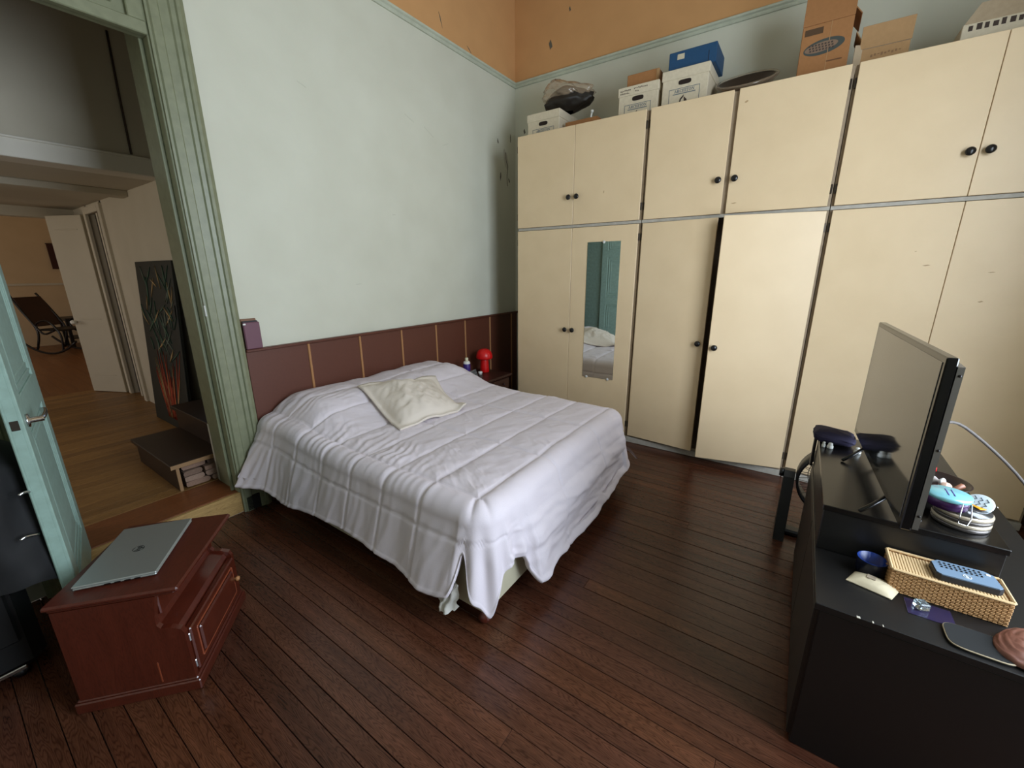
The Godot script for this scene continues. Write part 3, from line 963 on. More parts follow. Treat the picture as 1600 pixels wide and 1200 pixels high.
			if kind == 1 or (kind == 2 and v < 0.12): fold += 0.011 * sin(s * 75.0) * hang
			out += fold * hang
			if kind == 5: out = clampf(out, 0.0, 0.03)
			# stitched channels continue down the sides
			var gz = 0.0
			if kind == 0 or kind == 4:
				for zc in [0.27, 0.52, 0.77, 1.02, 1.27, 1.525, 1.775]: gz = maxf(gz, seam_groove(e.y - zc))
			if kind == 2:
				for xc in [-1.73, -1.23]: gz = maxf(gz, seam_groove(e.x - xc))
			gz = maxf(gz, seam_groove(arc - 0.20))
			if kind == 5: gz = 0.0
			out -= 0.006 * gz
			var hem = f > 0.965
			if hem: out += 0.006 * sin((f - 0.965) / 0.035 * PI)
			var p = e + o[1] * out
			var relief = quilt_relief(e.x, e.y, nz) * (1.0 - hang)
			row.append(Vector3(p.x, maxf(y - drop + relief, 0.04), p.y))
		rows.append(row)
	# turned-under hem gives the quilt its thickness
	var last = rows[-1]
	for j in 4:
		var row = []
		for i in outline.size():
			var o = outline[i]
			row.append(last[i] + Vector3(-o[1].x, 0, -o[1].y) * [0.010, 0.020, 0.024, 0.024][j] + Vector3(0, [-0.006, 0.0, 0.02, 0.06][j], 0))
		rows.append(row)
	part("cover", sheet(rows, true), M.duvet, q)

	# tail of the quilt poking out on the wardrobe side
	rows = []
	for j in 9:
		var row = []
		var f = j / 8.0
		for i in 7:
			var g = i / 6.0 - 0.5
			row.append(Vector3(-0.63 + 0.13 * f - 0.03 * g * g, 0.24 - 0.12 * f * f - 0.02 * f, 1.80 + 0.09 * g * (1.0 - 0.85 * f) + 0.125 * f))
		rows.append(row)
	part("tail", sheet(rows), M.duvet, q)

	pillow()

func quilt_relief(x, z, nz):
	var g = 0.0
	var near = 9.0
	for zc in [0.27, 0.52, 0.77, 1.02, 1.27, 1.525, 1.775]:
		var d = z - zc - 0.012 * nz.get_noise_2d(x * 1.2, zc * 5.0)
		g = maxf(g, seam_groove(d))
		near = minf(near, absf(d))
	for xc in [-2.235, -1.73, -1.23, -0.78]:
		var d = x - xc - 0.015 * nz.get_noise_2d(z * 1.2, xc * 5.0)
		g = maxf(g, 0.8 * seam_groove(d))
		near = minf(near, absf(d))
	var puff = 0.011 * (1.0 - exp(-near / 0.03))
	var wr = 0.0
	# creases fanning out from the stitching
	var a = nz.get_noise_2d(x * 2.2 + 7.0, z * 2.2)
	wr += 0.0075 * (1.0 - absf(nz.get_noise_2d(x * 9.0 + z * 5.0, z * 3.2 - x * 1.6))) * clampf(0.5 + a, 0.0, 1.0)
	wr += 0.004 * nz.get_noise_2d(x * 4.0 - z * 9.0, z * 2.0 + x * 4.0)
	# tight gathers on the door side near the head
	var k = exp(-pow((x + 2.2) / 0.30, 2)) * sm(clampf((1.6 - z) / 0.5, 0, 1))
	wr += 0.0034 * k * sin(z * 120.0 + x * 26.0 + 9.0 * nz.get_noise_2d(x * 1.8, z * 1.8)) * clampf(0.55 + 1.4 * nz.get_noise_2d(x * 2.0 + 3.0, z * 2.4), 0.0, 1.0)
	return puff - 0.004 * g + wr * (1.0 - 0.5 * g) - 0.006

func pillow():
	var t = thing("pillow", "cream pillow with a flat flanged edge tossed on the quilt", "pillow", Vector3(-1.575, 0.0, 0.70))
	var nz = FastNoiseLite.new()
	nz.seed = 9
	nz.frequency = 3.0
	# measured corners on the quilt, head side first
	var c = [Vector3(-1.80, 0.715, 0.36), Vector3(-1.19, 0.715, 0.50), Vector3(-1.43, 0.61, 1.02), Vector3(-1.93, 0.60, 0.93)]
	var n = 44
	for side in 2:
		pass
	var top = []
	var bot = []
	for j in n + 1:
		var r1 = []
		var r2 = []
		var v = float(j) / n
		for i in n + 1:
			var u = float(i) / n
			# edges draw in between the corners
			var uu = u
			var vv = v
			var b = c[0].lerp(c[1], uu).lerp(c[3].lerp(c[2], uu), vv)
			var mid = (c[0] + c[1] + c[2] + c[3]) / 4.0
			var ed = minf(minf(u, 1 - u), minf(v, 1 - v))
			var pull = 0.045 * (sin(PI * u) * exp(-minf(v, 1 - v) / 0.12) + sin(PI * v) * exp(-minf(u, 1 - u) / 0.12))
			b = b.lerp(mid, pull)
			var g = duvet_top(b.x, b.z) + 0.012
			var f = clampf((ed - 0.06) / 0.25, 0, 1)
			var puff = 0.125 * pow(maxf(0.0, sin(PI * clampf((u - 0.06) / 0.88, 0, 1)) * sin(PI * clampf((v - 0.06) / 0.88, 0, 1))), 0.6)
			puff *= 1.0 - 0.35 * bump(u, 0.72, 0.16) * bump(v, 0.2, 0.4)
			var wr = 0.022 * nz.get_noise_2d(b.x * 1.6, b.z * 1.6) + 0.020 * (0.7 - absf(nz.get_noise_2d(b.x * 3.0 + b.z * 4.0 + 5.0, b.z * 1.2 - b.x)))
			var lift = 0.015 * sin(u * 9.0 + v * 4.0) * exp(-ed / 0.05) + 0.035 * bump(u, 1.0, 0.12) * bump(v, 1.0, 0.2)
			lift = maxf(lift, 0.0)
			r1.append(Vector3(b.x, g + 0.008 + puff + wr * (0.3 + f) + lift - 0.002 * float(absf(ed - 0.07) < 0.012), b.z) - t.position)
			r2.append(Vector3(b.x, g - 0.002 + lift, b.z) - t.position)
		top.append(r1)
		bot.append(r2)
	var st = S(true)
	var w = n + 1
	for rr in [top, bot]:
		for r in rr:
			for p in r: st.add_vertex(p)
	for j in n:
		for i in n:
			var a = j * w + i
			for k in [a, a + 1, a + w + 1, a, a + w + 1, a + w]: st.add_index(k)
			var o = w * w
			for k in [a, a + w + 1, a + 1, a, a + w, a + w + 1]: st.add_index(k + o)
	var rim = []
	for i in n: rim.append(i)
	for j in n: rim.append(j * w + n)
	for i in n: rim.append(n * w + n - i)
	for j in n: rim.append((n - j) * w)
	for k in rim.size():
		var a = rim[k]
		var b = rim[(k + 1) % rim.size()]
		var o = w * w
		for q in [a, b + o, b, a, a + o, b + o]: st.add_index(q)
	part("pillowcase", st, M.pillow, t)

# ---------------------------------------------------------------- nightstand near the door, laptop
func near_nightstand():
	var t = thing("nightstand", "glossy reddish-brown nightstand with a stepped front beside the open door", "nightstand", Vector3(-3.12, 0, 0.857), -0.715)
	var W = 0.215
	# side profile in (x forward, y up)
	var prof = [Vector2(-0.175, 0.05), Vector2(0.178, 0.05), Vector2(0.178, 0.255), Vector2(0.17, 0.275), Vector2(0.14, 0.288), Vector2(0.112, 0.292), Vector2(0.102, 0.305), Vector2(0.104, 0.34), Vector2(0.12, 0.425), Vector2(-0.175, 0.425)]
	for s in [-1, 1]:
		var st = S()
		prism(st, prof, Vector3(0, 0, s * W - 0.010), Vector3.RIGHT, Vector3.UP, Vector3(0, 0, 0.020))
		part("side_panel", st, M.redwood, t)
	var st2 = S()
	prism(st2, [Vector2(-0.175, 0.05), Vector2(0.160, 0.05), Vector2(0.160, 0.255), Vector2(0.15, 0.272), Vector2(0.098, 0.288), Vector2(0.09, 0.31), Vector2(0.092, 0.425), Vector2(-0.175, 0.425)], Vector3(0, 0, -W + 0.012), Vector3.RIGHT, Vector3.UP, Vector3(0, 0, 2 * W - 0.024))
	part("carcass", st2, M.redwood, t)
	# plinth with moulded edge
	st2 = S()
	cbox(st2, Vector3(0.0, 0.022, 0), Vector3(0.385, 0.044, 2 * W + 0.035), 0.004)
	cbox(st2, Vector3(0.0, 0.048, 0), Vector3(0.372, 0.012, 2 * W + 0.026), 0.005)
	part("plinth", st2, M.redwood, t)
	# top with moulded edge
	st2 = S()
	cbox(st2, Vector3(0.0, 0.431, 0), Vector3(0.362, 0.012, 2 * W + 0.024), 0.005)
	cbox(st2, Vector3(0.004, 0.446, 0), Vector3(0.385, 0.018, 2 * W + 0.042), 0.006)
	part("top_board", st2, M.redtop, t)
	# drawer
	var dr = part("drawer", box(Vector3(0.088, 0.325, -W + 0.022), Vector3(0.108, 0.418, W - 0.022), 0.004), M.redwood, t)
	st2 = S(true)
	tube(st2, curve([Vector3(0.108, 0.385, -0.05), Vector3(0.125, 0.375, -0.045), Vector3(0.125, 0.37, 0.045), Vector3(0.108, 0.385, 0.05)], 5), 0.004, 6)
	part("handle", st2, M.chrome, dr, "small metal pull")
	# lower door with raised panel
	var dd = part("door", box(Vector3(0.160, 0.062, -W + 0.014), Vector3(0.186, 0.250, W - 0.014), 0.005), M.redwood, t)
	st2 = S()
	cbox(st2, Vector3(0.188, 0.156, 0), Vector3(0.014, 0.115, 2 * W - 0.12), 0.006)
	part("raised_panel", st2, M.redwood, dd)
	st2 = S()
	for s in [-1, 1]:
		cbox(st2, Vector3(0.1865, 0.156 + s * 0.066, 0), Vector3(0.006, 0.006, 2 * W - 0.10), 0.002)
		cbox(st2, Vector3(0.1865, 0.156, s * (W - 0.05)), Vector3(0.006, 0.13, 0.006), 0.002)
	part("beading", st2, M.inlay, dd, "lighter worn beading")
	for yy in [0.095, 0.215]:
		st2 = S()
		cbox(st2, Vector3(0.176, yy, W - 0.0125), Vector3(0.012, 0.035, 0.010), 0.003)
		part("hinge", st2, M.chrome, dd)
	st2 = S(true)
	lathe(st2, [Vector2(0, 0), Vector2(0.006, 0), Vector2(0.006, 0.01), Vector2(0.012, 0.016), Vector2(0.008, 0.024), Vector2(0, 0.025)], Vector3(0.186, 0.16, -W + 0.05), 12, Basis(Vector3.FORWARD, PI / 2))
	part("knob", st2, M.gold, dd, "small brass knob")
	# pale scrape on the side
	part("scratch", box(Vector3(0.072, 0.062, W + 0.0095), Vector3(0.077, 0.15, W + 0.0108), 0.0005), M.inlay, t, "pale vertical scratch")

	# laptop
	var l = thing("laptop", "closed silver laptop lying on the reddish nightstand", "laptop", Vector3(-3.138, 0.4555, 0.822), -0.62)
	st2 = S()
	cbox(st2, Vector3(0, 0.006, 0), Vector3(0.236, 0.009, 0.352), 0.004)
	part("base", st2, M.silver, l)
	st2 = S()
	cbox(st2, Vector3(0, 0.0145, 0), Vector3(0.238, 0.0065, 0.354), 0.003)
	part("lid", st2, M.silver, l)
	for sz in [-1, 1]: part("foot", box(Vector3(-0.09, 0.0, sz * 0.15 - 0.006), Vector3(0.09, 0.002, sz * 0.15 + 0.006), 0.0005), M.knob, l)
	for k in 4: part("port", box(Vector3(-0.03 + 0.028 * k, 0.004, 0.1755), Vector3(-0.012 + 0.028 * k, 0.0085, 0.1765), 0.0003), M.knob, l)
	# dark ring mark with two slanted letters on the lid
	var lg = mat(Color(0.20, 0.22, 0.22), 0.3, 0.5)
	st2 = S()
	for k in 28:
		if k % 7 == 3: continue
		var a = TAU * k / 28.0
		var b = TAU * (k + 1) / 28.0
		var poly = [Vector2(cos(a), sin(a)) * 0.0185, Vector2(cos(b), sin(b)) * 0.0185, Vector2(cos(b), sin(b)) * 0.016, Vector2(cos(a), sin(a)) * 0.016]
		prism(st2, poly, Vector3(0, 0.0176, 0), Vector3.RIGHT, Vector3.BACK, Vector3(0, 0.0008, 0))
	part("emblem_ring", st2, lg, l)
	var up = Vector3(0, 1, 0)
	lettering("hp", 0.024, 0.0008, lg, l, Vector3(0.001, 0.0181, 0.0), Basis(Vector3(0, 0, -1), Vector3(-1, 0, 0), up) * Basis(Vector3(1, 0, 0), Vector3(0.25, 1, 0), Vector3(0, 0, 1)), "Droid Sans", true)

# ---------------------------------------------------------------- little nightstand by the wardrobe
func far_nightstand():
	var t = thing("bedside_table", "small dark brown bedside table between bed and wardrobe", "nightstand", Vector3(-0.335, 0, 0.27))
	var st = S()
	cbox(st, Vector3(0, 0.487, 0), Vector3(0.51, 0.024, 0.40), 0.006)
	part("table_top", st, M.darkwood, t)
	st = S()
	cbox(st, Vector3(0, 0.295, -0.005), Vector3(0.46, 0.36, 0.35), 0.004)
	part("body", st, M.darkwood, t)
	var d = part("drawer", box(Vector3(-0.215, 0.355, 0.168), Vector3(0.215, 0.463, 0.186), 0.004), M.darkwood, t)
	for sx in [-0.11, 0.11]:
		st = S(true)
		lathe(st, [Vector2(0, 0), Vector2(0.006, 0), Vector2(0.006, 0.01), Vector2(0.013, 0.016), Vector2(0.01, 0.024), Vector2(0, 0.026)], Vector3(sx, 0.41, 0.186), 12, Basis(Vector3.RIGHT, PI / 2))
		part("knob", st, M.darkwood, d)
	for sx in [-1, 1]:
		for sz in [-1, 1]: part("leg", box(Vector3(sx * 0.215 - 0.02, 0, sz * 0.16 - 0.02), Vector3(sx * 0.215 + 0.02, 0.118, sz * 0.16 + 0.02), 0.003), M.darkwood, t)
	# mushroom lamp
	var l = thing("table_lamp", "red mushroom-shaped table lamp on the small bedside table", "lamp", Vector3(-0.20, 0.4995, 0.205))
	st = S(true)
	lathe(st, [Vector2(0, 0), Vector2(0.044, 0), Vector2(0.047, 0.004), Vector2(0.045, 0.05), Vector2(0.041, 0.12), Vector2(0.038, 0.155), Vector2(0, 0.155)], Vector3.ZERO, 28)
	part("base", st, M.redlamp, l)
	st = S(true)
	lathe(st, [Vector2(0.036, 0.150), Vector2(0.076, 0.138), Vector2(0.081, 0.142), Vector2(0.084, 0.156), Vector2(0.081, 0.180), Vector2(0.071, 0.207), Vector2(0.055, 0.226), Vector2(0.046, 0.230), Vector2(0.034, 0.237), Vector2(0, 0.239)], Vector3.ZERO, 28)
	part("shade", st, M.redlamp, l)
	# bottle
	var b = thing("lotion_bottle", "white bottle with a violet label and white cap beside the red lamp", "bottle", Vector3(-0.47, 0.4995, 0.20))
	st = S(true)
	lathe(st, [Vector2(0, 0), Vector2(0.032, 0), Vector2(0.034, 0.004), Vector2(0.034, 0.145), Vector2(0.029, 0.156), Vector2(0.015, 0.16), Vector2(0, 0.16)], Vector3.ZERO, 20)
	part("body", st, M.plastic_white, b)
	st = S(true)
	lathe(st, [Vector2(0.0343, 0.03), Vector2(0.0349, 0.031), Vector2(0.0349, 0.134), Vector2(0.0343, 0.135)], Vector3.ZERO, 20)
	part("label_band", st, M.purple, b, "violet label")
	st = S(true)
	lathe(st, [Vector2(0.0, 0.159), Vector2(0.0165, 0.159), Vector2(0.0165, 0.19), Vector2(0.014, 0.193), Vector2(0, 0.193)], Vector3.ZERO, 16)
	part("cap", st, mat(Color(0.88, 0.86, 0.74), 0.4), b, "cream cap")
	# pill strip leaning on the bottle
	var p = thing("pill_strip", "silver pill strip leaning against the violet-label bottle", "pill packet", Vector3(-0.43, 0.4995, 0.262), 0.15)
	p.rotation.x = -0.35
	part("foil", box(Vector3(-0.062, 0.0, -0.001), Vector3(0.062, 0.07, 0.001), 0.0005), mat(Color(0.55, 0.56, 0.56), 0.35, 0.6), p)
	for k in 5:
		for r in 2:
			st = S(true)
			lathe(st, [Vector2(0.0085, 0.0), Vector2(0.0075, 0.003), Vector2(0.004, 0.005), Vector2(0, 0.0055)], Vector3(-0.046 + 0.023 * k, 0.021 + 0.029 * r, 0.001), 8, Basis(Vector3.RIGHT, PI / 2))
			part("blister", st, mat(Color(0.35, 0.36, 0.37), 0.25, 0.4), p)
	var c = thing("small_jar", "small white screw jar at the foot of the red lamp", "jar", Vector3(-0.315, 0.4995, 0.24))
	st = S(true)
	lathe(st, [Vector2(0, 0), Vector2(0.019, 0), Vector2(0.02, 0.012), Vector2(0.022, 0.013), Vector2(0.022, 0.028), Vector2(0.02, 0.03), Vector2(0, 0.03)], Vector3.ZERO, 16)
	part("jar", st, M.plastic_white, c)

# ---------------------------------------------------------------- television corner
func television_corner():
	var X0 = -2.106
	var Z0 = 2.954
	var H = 0.552
	var t = thing("media_cabinet", "low black cabinet with chipped edges under the television", "cabinet", Vector3(X0, 0, Z0))
	part("carcass", box(Vector3(0.0, 0.0, 0.012), Vector3(1.10, H - 0.022, 0.62), 0.003), M.black, t)
	part("top_board", box(Vector3(-0.003, H - 0.022, 0.0), Vector3(1.10, H, 0.625), 0.002), M.black, t)
	part("front_door", box(Vector3(0.004, 0.03, 0.0), Vector3(0.54, H - 0.026, 0.014), 0.002), M.black, t)
	part("front_door", box(Vector3(0.546, 0.03, 0.0), Vector3(1.09, H - 0.026, 0.014), 0.002), M.black, t)
	for c in [[0.094, 0.009, 0.001], [0.128, 0.004, 0.0006], [0.150, 0.003, 0.0006]]:
		part("edge_chip", box(Vector3(-0.0045, H - c[2] * 2.2, c[0]), Vector3(0.004, H + 0.0006, c[0] + c[1]), 0.001), M.bare, t, "pale chip in the black edge")
	part("end_panel", box(Vector3(1.06, H, -0.012), Vector3(1.10, 0.715, 0.0), 0.003), M.black, t)
	# raised shelf
	var r = thing("television_shelf", "glossy black raised shelf carrying the television", "shelf", Vector3(-1.803, H, Z0))
	part("shelf_top", box(Vector3(0.0, 0.150, 0.0), Vector3(0.78, 0.170, 0.435), 0.002), M.blackgloss, r)
	part("front_panel", box(Vector3(0.004, 0.0005, 0.004), Vector3(0.02, 0.150, 0.431), 0.002), M.black, r)
	part("side_panel", box(Vector3(0.02, 0.0005, 0.004), Vector3(0.78, 0.150, 0.02), 0.002), M.black, r)
	part("side_panel", box(Vector3(0.02, 0.0005, 0.415), Vector3(0.78, 0.150, 0.431), 0.002), M.black, r)

	# television: local +x runs along the screen away from the near edge, screen looks to -z
	var tv = thing("television", "flat television with black bezel and silver-grey back on the raised shelf", "television", Vector3(-1.965, 0.782, 3.116), 0.045)
	var W = 0.872
	var TH = 0.50
	part("bezel", box(Vector3(0, 0, 0.0), Vector3(W, TH, 0.024), 0.003), M.tvblack, tv)
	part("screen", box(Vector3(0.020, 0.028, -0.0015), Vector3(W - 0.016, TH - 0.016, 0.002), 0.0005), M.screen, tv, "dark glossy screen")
	var st = S()
	prism(st, [Vector2(0.0, 0.0245), Vector2(0.0, 0.038), Vector2(0.12, 0.050), Vector2(W - 0.12, 0.050), Vector2(W, 0.038), Vector2(W, 0.0245)], Vector3(0, 0.008, 0), Vector3.RIGHT, Vector3.BACK, Vector3(0, TH - 0.03, 0))
	part("back_shell", st, M.tvback, tv, "silver-grey back shell")
	for yy in [0.05, 0.25, 0.455]:
		st = S(true)
		lathe(st, [Vector2(0, 0), Vector2(0.004, 0), Vector2(0.003, 0.0015), Vector2(0, 0.0016)], Vector3(0.0, yy, 0.032), 8, Basis(Vector3.BACK, PI / 2))
		part("screw", st, M.knob, tv)
	for xx in [0.215, 0.66]:
		st = S(true)
		tube(st, [Vector3(xx, 0.004, 0.012), Vector3(xx - 0.022, -0.03, -0.025), Vector3(xx - 0.046, -0.0535, -0.060)], 0.0065, 8)
		tube(st, [Vector3(xx, 0.004, 0.012), Vector3(xx - 0.012, -0.03, 0.05), Vector3(xx - 0.02, -0.0535, 0.095)], 0.0065, 8)
		part("stand_foot", st, M.tvblack, tv)

	# signal cable from the television to the floor
	var cb = thing("television_cable", "thin grey cable hanging from the back of the television", "cable", Vector3.ZERO)
	st = S(true)
	tube(st, curve([Vector3(-1.70, 1.03, 3.19), Vector3(-1.45, 0.97, 3.32), Vector3(-1.2, 0.72, 3.58), Vector3(-1.02, 0.42, 3.78), Vector3(-0.95, 0.15, 3.9), Vector3(-0.9, 0.006, 4.0), Vector3(-0.8, 0.006, 4.1)], 6), 0.005, 6)
	part("sheath", st, mat(Color(0.35, 0.33, 0.32), 0.5), cb)
	cb = thing("white_cable", "white cable lying over the floor behind the black cabinet", "cable", Vector3.ZERO)
	st = S(true)
	tube(st, curve([Vector3(-0.94, 0.50, 3.62), Vector3(-0.92, 0.25, 3.66), Vector3(-0.88, 0.03, 3.72), Vector3(-0.80, 0.005, 3.85), Vector3(-0.76, 0.005, 4.0), Vector3(-0.6, 0.005, 4.1)], 6), 0.0045, 6)
	part("sheath", st, M.plastic_white, cb)

	# disc tub
	var d = thing("disc_tub", "clear round disc tub lying on the glossy shelf behind the television", "disc tub", Vector3(-1.69, 0.722, 3.305))
	var clear = mat(Color(0.92, 0.92, 0.90, 0.25), 0.08)
	clear.transparency = BaseMaterial3D.TRANSPARENCY_ALPHA
	for k in 4:
		st = S(true)
		var y = 0.0005 + 0.0125 * k
		lathe(st, [Vector2(0.012, y), Vector2(0.066, y), Vector2(0.0675, y + 0.003), Vector2(0.0675, y + 0.008), Vector2(0.066, y + 0.011), Vector2(0.012, y + 0.011), Vector2(0.012, y)], Vector3.ZERO, 36)
		part("disc_case", st, mat(Color(0.75, 0.70, 0.62), 0.2, 0.35) if k % 2 else mat(Color(0.35, 0.33, 0.32), 0.15, 0.5), d)
	st = S(true)
	lathe(st, [Vector2(0.0, 0.0515), Vector2(0.0625, 0.0515), Vector2(0.063, 0.0525), Vector2(0, 0.0535)], Vector3.ZERO, 36)
	part("top_disc", st, mat(Color(0.33, 0.33, 0.34), 0.12, 0.7), d)
	# tin with wire bail
	var tn = thing("gift_tin", "round purple tin with an iridescent teal lid and wire bail", "tin", Vector3(-1.705, 0.7765, 3.262))
	st = S(true)
	lathe(st, [Vector2(0, 0), Vector2(0.044, 0), Vector2(0.047, 0.004), Vector2(0.050, 0.034), Vector2(0, 0.034)], Vector3.ZERO, 32)
	part("body", st, mat(Color(0.24, 0.12, 0.30), 0.25, 0.3), tn)
	st = S(true)
	lathe(st, [Vector2(0.0505, 0.030), Vector2(0.053, 0.031), Vector2(0.053, 0.041), Vector2(0.050, 0.044), Vector2(0, 0.045)], Vector3.ZERO, 32)
	part("lid", st, mat(Color(0.55, 0.82, 0.86), 0.22, 0.35), tn, "pale teal lid")
	for k in 2: part("print_line", box(Vector3(-0.024, 0.0446, -0.008 + 0.014 * k), Vector3(0.024, 0.0456, -0.005 + 0.014 * k), 0.0003), M.purple, tn)
	st = S(true)
	tube(st, [Vector3(-0.052, 0.036, 0.020), Vector3(-0.066, 0.0, 0.017), Vector3(-0.071, -0.020, 0.016), Vector3(-0.072, -0.022, 0.036), Vector3(-0.064, 0.0, 0.042), Vector3(-0.040, 0.034, 0.042)], 0.0017, 6)
	part("wire_bail", st, M.chrome, tn)
	var yl = thing("yellow_tag", "small yellow card tag on the clear disc tub", "tag", Vector3(-1.665, 0.776, 3.345), 0.5)
	part("card", box(Vector3(-0.017, 0, -0.015), Vector3(0.017, 0.003, 0.015), 0.001), mat(Color(0.93, 0.62, 0.07), 0.6), yl)
	# shiny disc leaning behind
	var sd = thing("patterned_disc", "shiny disc with a zigzag pattern leaning behind the purple tin", "disc", Vector3(-1.655, 0.782, 3.345))
	sd.rotation = Vector3(0.0, -0.6, 0.75)
	st = S(true)
	lathe(st, [Vector2(0, 0), Vector2(0.032, 0), Vector2(0.034, 0.001), Vector2(0.034, 0.004), Vector2(0.032, 0.005), Vector2(0, 0.005)], Vector3.ZERO, 30)
	part("plate", st, mat(Color(0.85, 0.90, 0.93), 0.25, 0.3), sd)
	for k in 3:
		st = S()
		var pts = []
		for i in 7: pts.append(Vector3(-0.022 + 0.0073 * i, 0.0056, -0.014 + 0.014 * k + (0.004 if i % 2 else -0.004)))
		tube(st, pts, 0.0012, 4)
		part("zigzag", st, mat(Color(0.35, 0.40, 0.45), 0.3, 0.5), sd)
	# bowl of wrapped things
	var bw = thing("trinket_bowl", "shallow dark bowl heaped with small trinkets behind the television", "bowl", Vector3(-1.515, 0.722, 3.27))
	st = S(true)
	lathe(st, [Vector2(0, 0.0), Vector2(0.035, 0), Vector2(0.04, 0.005), Vector2(0.075, 0.045), Vector2(0.090, 0.062), Vector2(0.092, 0.064), Vector2(0.086, 0.064), Vector2(0.07, 0.048), Vector2(0, 0.018)], Vector3.ZERO, 32)
	part("bowl", st, mat(Color(0.13, 0.085, 0.075), 0.3), bw)
	var kinds = [["shell", Color(0.80, 0.66, 0.58), "pale pink seashell in the dark bowl"], ["sachet", Color(0.86, 0.84, 0.82), "white twisted sachet in the dark bowl"], ["red_bow", Color(0.80, 0.06, 0.10), "bright red bow topping the dark bowl"], ["wooden_clip", Color(0.55, 0.36, 0.27), "brown wooden clip in the dark bowl"]]
	for k in 4:
		var o = thing("trinket_" + kinds[k][0] if k > 2 else kinds[k][0], kinds[k][2], ["shell", "sachet", "bow", "clip"][k], Vector3(-1.515, 0.722, 3.27) + [Vector3(-0.03, 0.052, 0.02), Vector3(-0.005, 0.062, -0.005), Vector3(0.02, 0.092, -0.02), Vector3(-0.02, 0.052, 0.052)][k], 0.7 * k)
		st = S(true)
		var pr = [[Vector2(0, -0.012), Vector2(0.014, -0.010), Vector2(0.019, 0.0), Vector2(0.010, 0.012), Vector2(0.0, 0.02)], [Vector2(0, -0.03), Vector2(0.014, -0.028), Vector2(0.004, -0.015), Vector2(0.013, 0.0), Vector2(0.004, 0.015), Vector2(0.014, 0.028), Vector2(0, 0.03)], [Vector2(0, -0.022), Vector2(0.014, -0.018), Vector2(0.005, 0.0), Vector2(0.014, 0.018), Vector2(0, 0.022)], [Vector2(0, -0.025), Vector2(0.007, -0.024), Vector2(0.009, 0.02), Vector2(0, 0.025)]][k]
		lathe(st, pr, Vector3.ZERO, 12, Basis(Vector3.BACK, PI / 2 - 0.2 * k))
		part("piece", st, mat(kinds[k][1], 0.4), o)

	# things on the lower top
	var cup = thing("blue_cup", "dark navy cup with a bright blue inside", "cup", Vector3(-1.862, H + 0.0005, 3.098))
	st = S(true)
	lathe(st, [Vector2(0, 0), Vector2(0.034, 0), Vector2(0.037, 0.003), Vector2(0.039, 0.052), Vector2(0.039, 0.054)], Vector3.ZERO, 32)
	part("outside", st, mat(Color(0.055, 0.08, 0.16), 0.3), cup)
	st = S(true)
	lathe(st, [Vector2(0.039, 0.054), Vector2(0.0365, 0.054), Vector2(0.034, 0.006), Vector2(0, 0.005)], Vector3.ZERO, 32)
	part("inside", st, mat(Color(0.06, 0.19, 0.47), 0.3), cup, "bright blue inner wall")
	# folded packet
	var pk = thing("paper_packet", "small beige paper packet beside the navy cup", "packet", Vector3(-1.925, H + 0.0005, 3.095), -0.25)
	var nz = FastNoiseLite.new()
	nz.seed = 2
	nz.frequency = 18.0
	var rows = []
	for j in 13:
		var row = []
		for i in 17:
			var u = i / 16.0
			var v = j / 12.0
			var pf = pow(sin(PI * u) * sin(PI * v), 0.6)
			row.append(Vector3(-0.036 + 0.072 * v, 0.003 + 0.022 * pf + 0.003 * nz.get_noise_2d(u * 2.0, v * 2.0) * pf, -0.055 + 0.11 * u + 0.012 * v))
		rows.append(row)
	for j in 13:
		var row = []
		for i in 17: row.append(Vector3(rows[12 - j][i].x, 0.0008, rows[12 - j][i].z))
		rows.append(row)
	part("paper", sheet(rows), mat(Color(0.80, 0.75, 0.63), 0.7), pk)
	part("print_mark", box(Vector3(-0.010, 0.0225, -0.012), Vector3(0.010, 0.0262, 0.010), 0.0005), mat(Color(0.62, 0.56, 0.48), 0.7), pk)
	basket(H)
	# clear cube on a film sleeve
	var sl = thing("plastic_sleeve", "thin violet-tinted plastic sleeve lying before the wicker box", "sleeve", Vector3(-1.972, H + 0.0005, 3.225))
	var vio = mat(Color(0.20, 0.18, 0.32, 0.5), 0.15)
	vio.transparency = BaseMaterial3D.TRANSPARENCY_ALPHA
	part("film", box(Vector3(-0.036, 0, -0.055), Vector3(0.036, 0.0015, 0.045), 0.0005), vio, sl)
	var cu = thing("glass_cube", "small clear glass cube on the violet sleeve", "cube", Vector3(-1.968, H + 0.0025, 3.203), 0.4)
	var gl = mat(Color(0.90, 0.97, 0.98, 0.05), 0.02)
	gl.refraction_enabled = true
	gl.refraction_scale = 0.05
	gl.transparency = BaseMaterial3D.TRANSPARENCY_ALPHA
	part("block", box(Vector3(-0.014, 0, -0.014), Vector3(0.014, 0.022, 0.014), 0.003), gl, cu)
	# felt pad with pale rim, and leather pouch
	var ph = thing("felt_pouch", "flat charcoal felt pouch with a pale piped rim at the cabinet edge", "pouch", Vector3(-2.047, H + 0.0005, 3.300))
	st = S()
	var poly = []
	for k in 32:
		var a = TAU * k / 32.0
		poly.append(Vector2(0.046 * signf(cos(a)) * pow(absf(cos(a)), 0.45), 0.062 * signf(sin(a)) * pow(absf(sin(a)), 0.45)))
	prism(st, poly, Vector3.ZERO, Vector3.RIGHT, Vector3.BACK, Vector3(0, 0.009, 0))
	part("felt", st, mat(Color(0.075, 0.08, 0.078), 0.95, 0, T.cloth, Vector3(12, 12, 12)), ph)
	var rimp = []
	for q in poly: rimp.append(Vector3(q.x * 1.01, 0.0062, q.y * 1.01))
	rimp.append(rimp[0])
	rimp.append(rimp[1])
	st = S(true)
	tube(st, rimp, 0.0022, 6)
	part("piping", st, mat(Color(0.62, 0.56, 0.45), 0.5), ph)
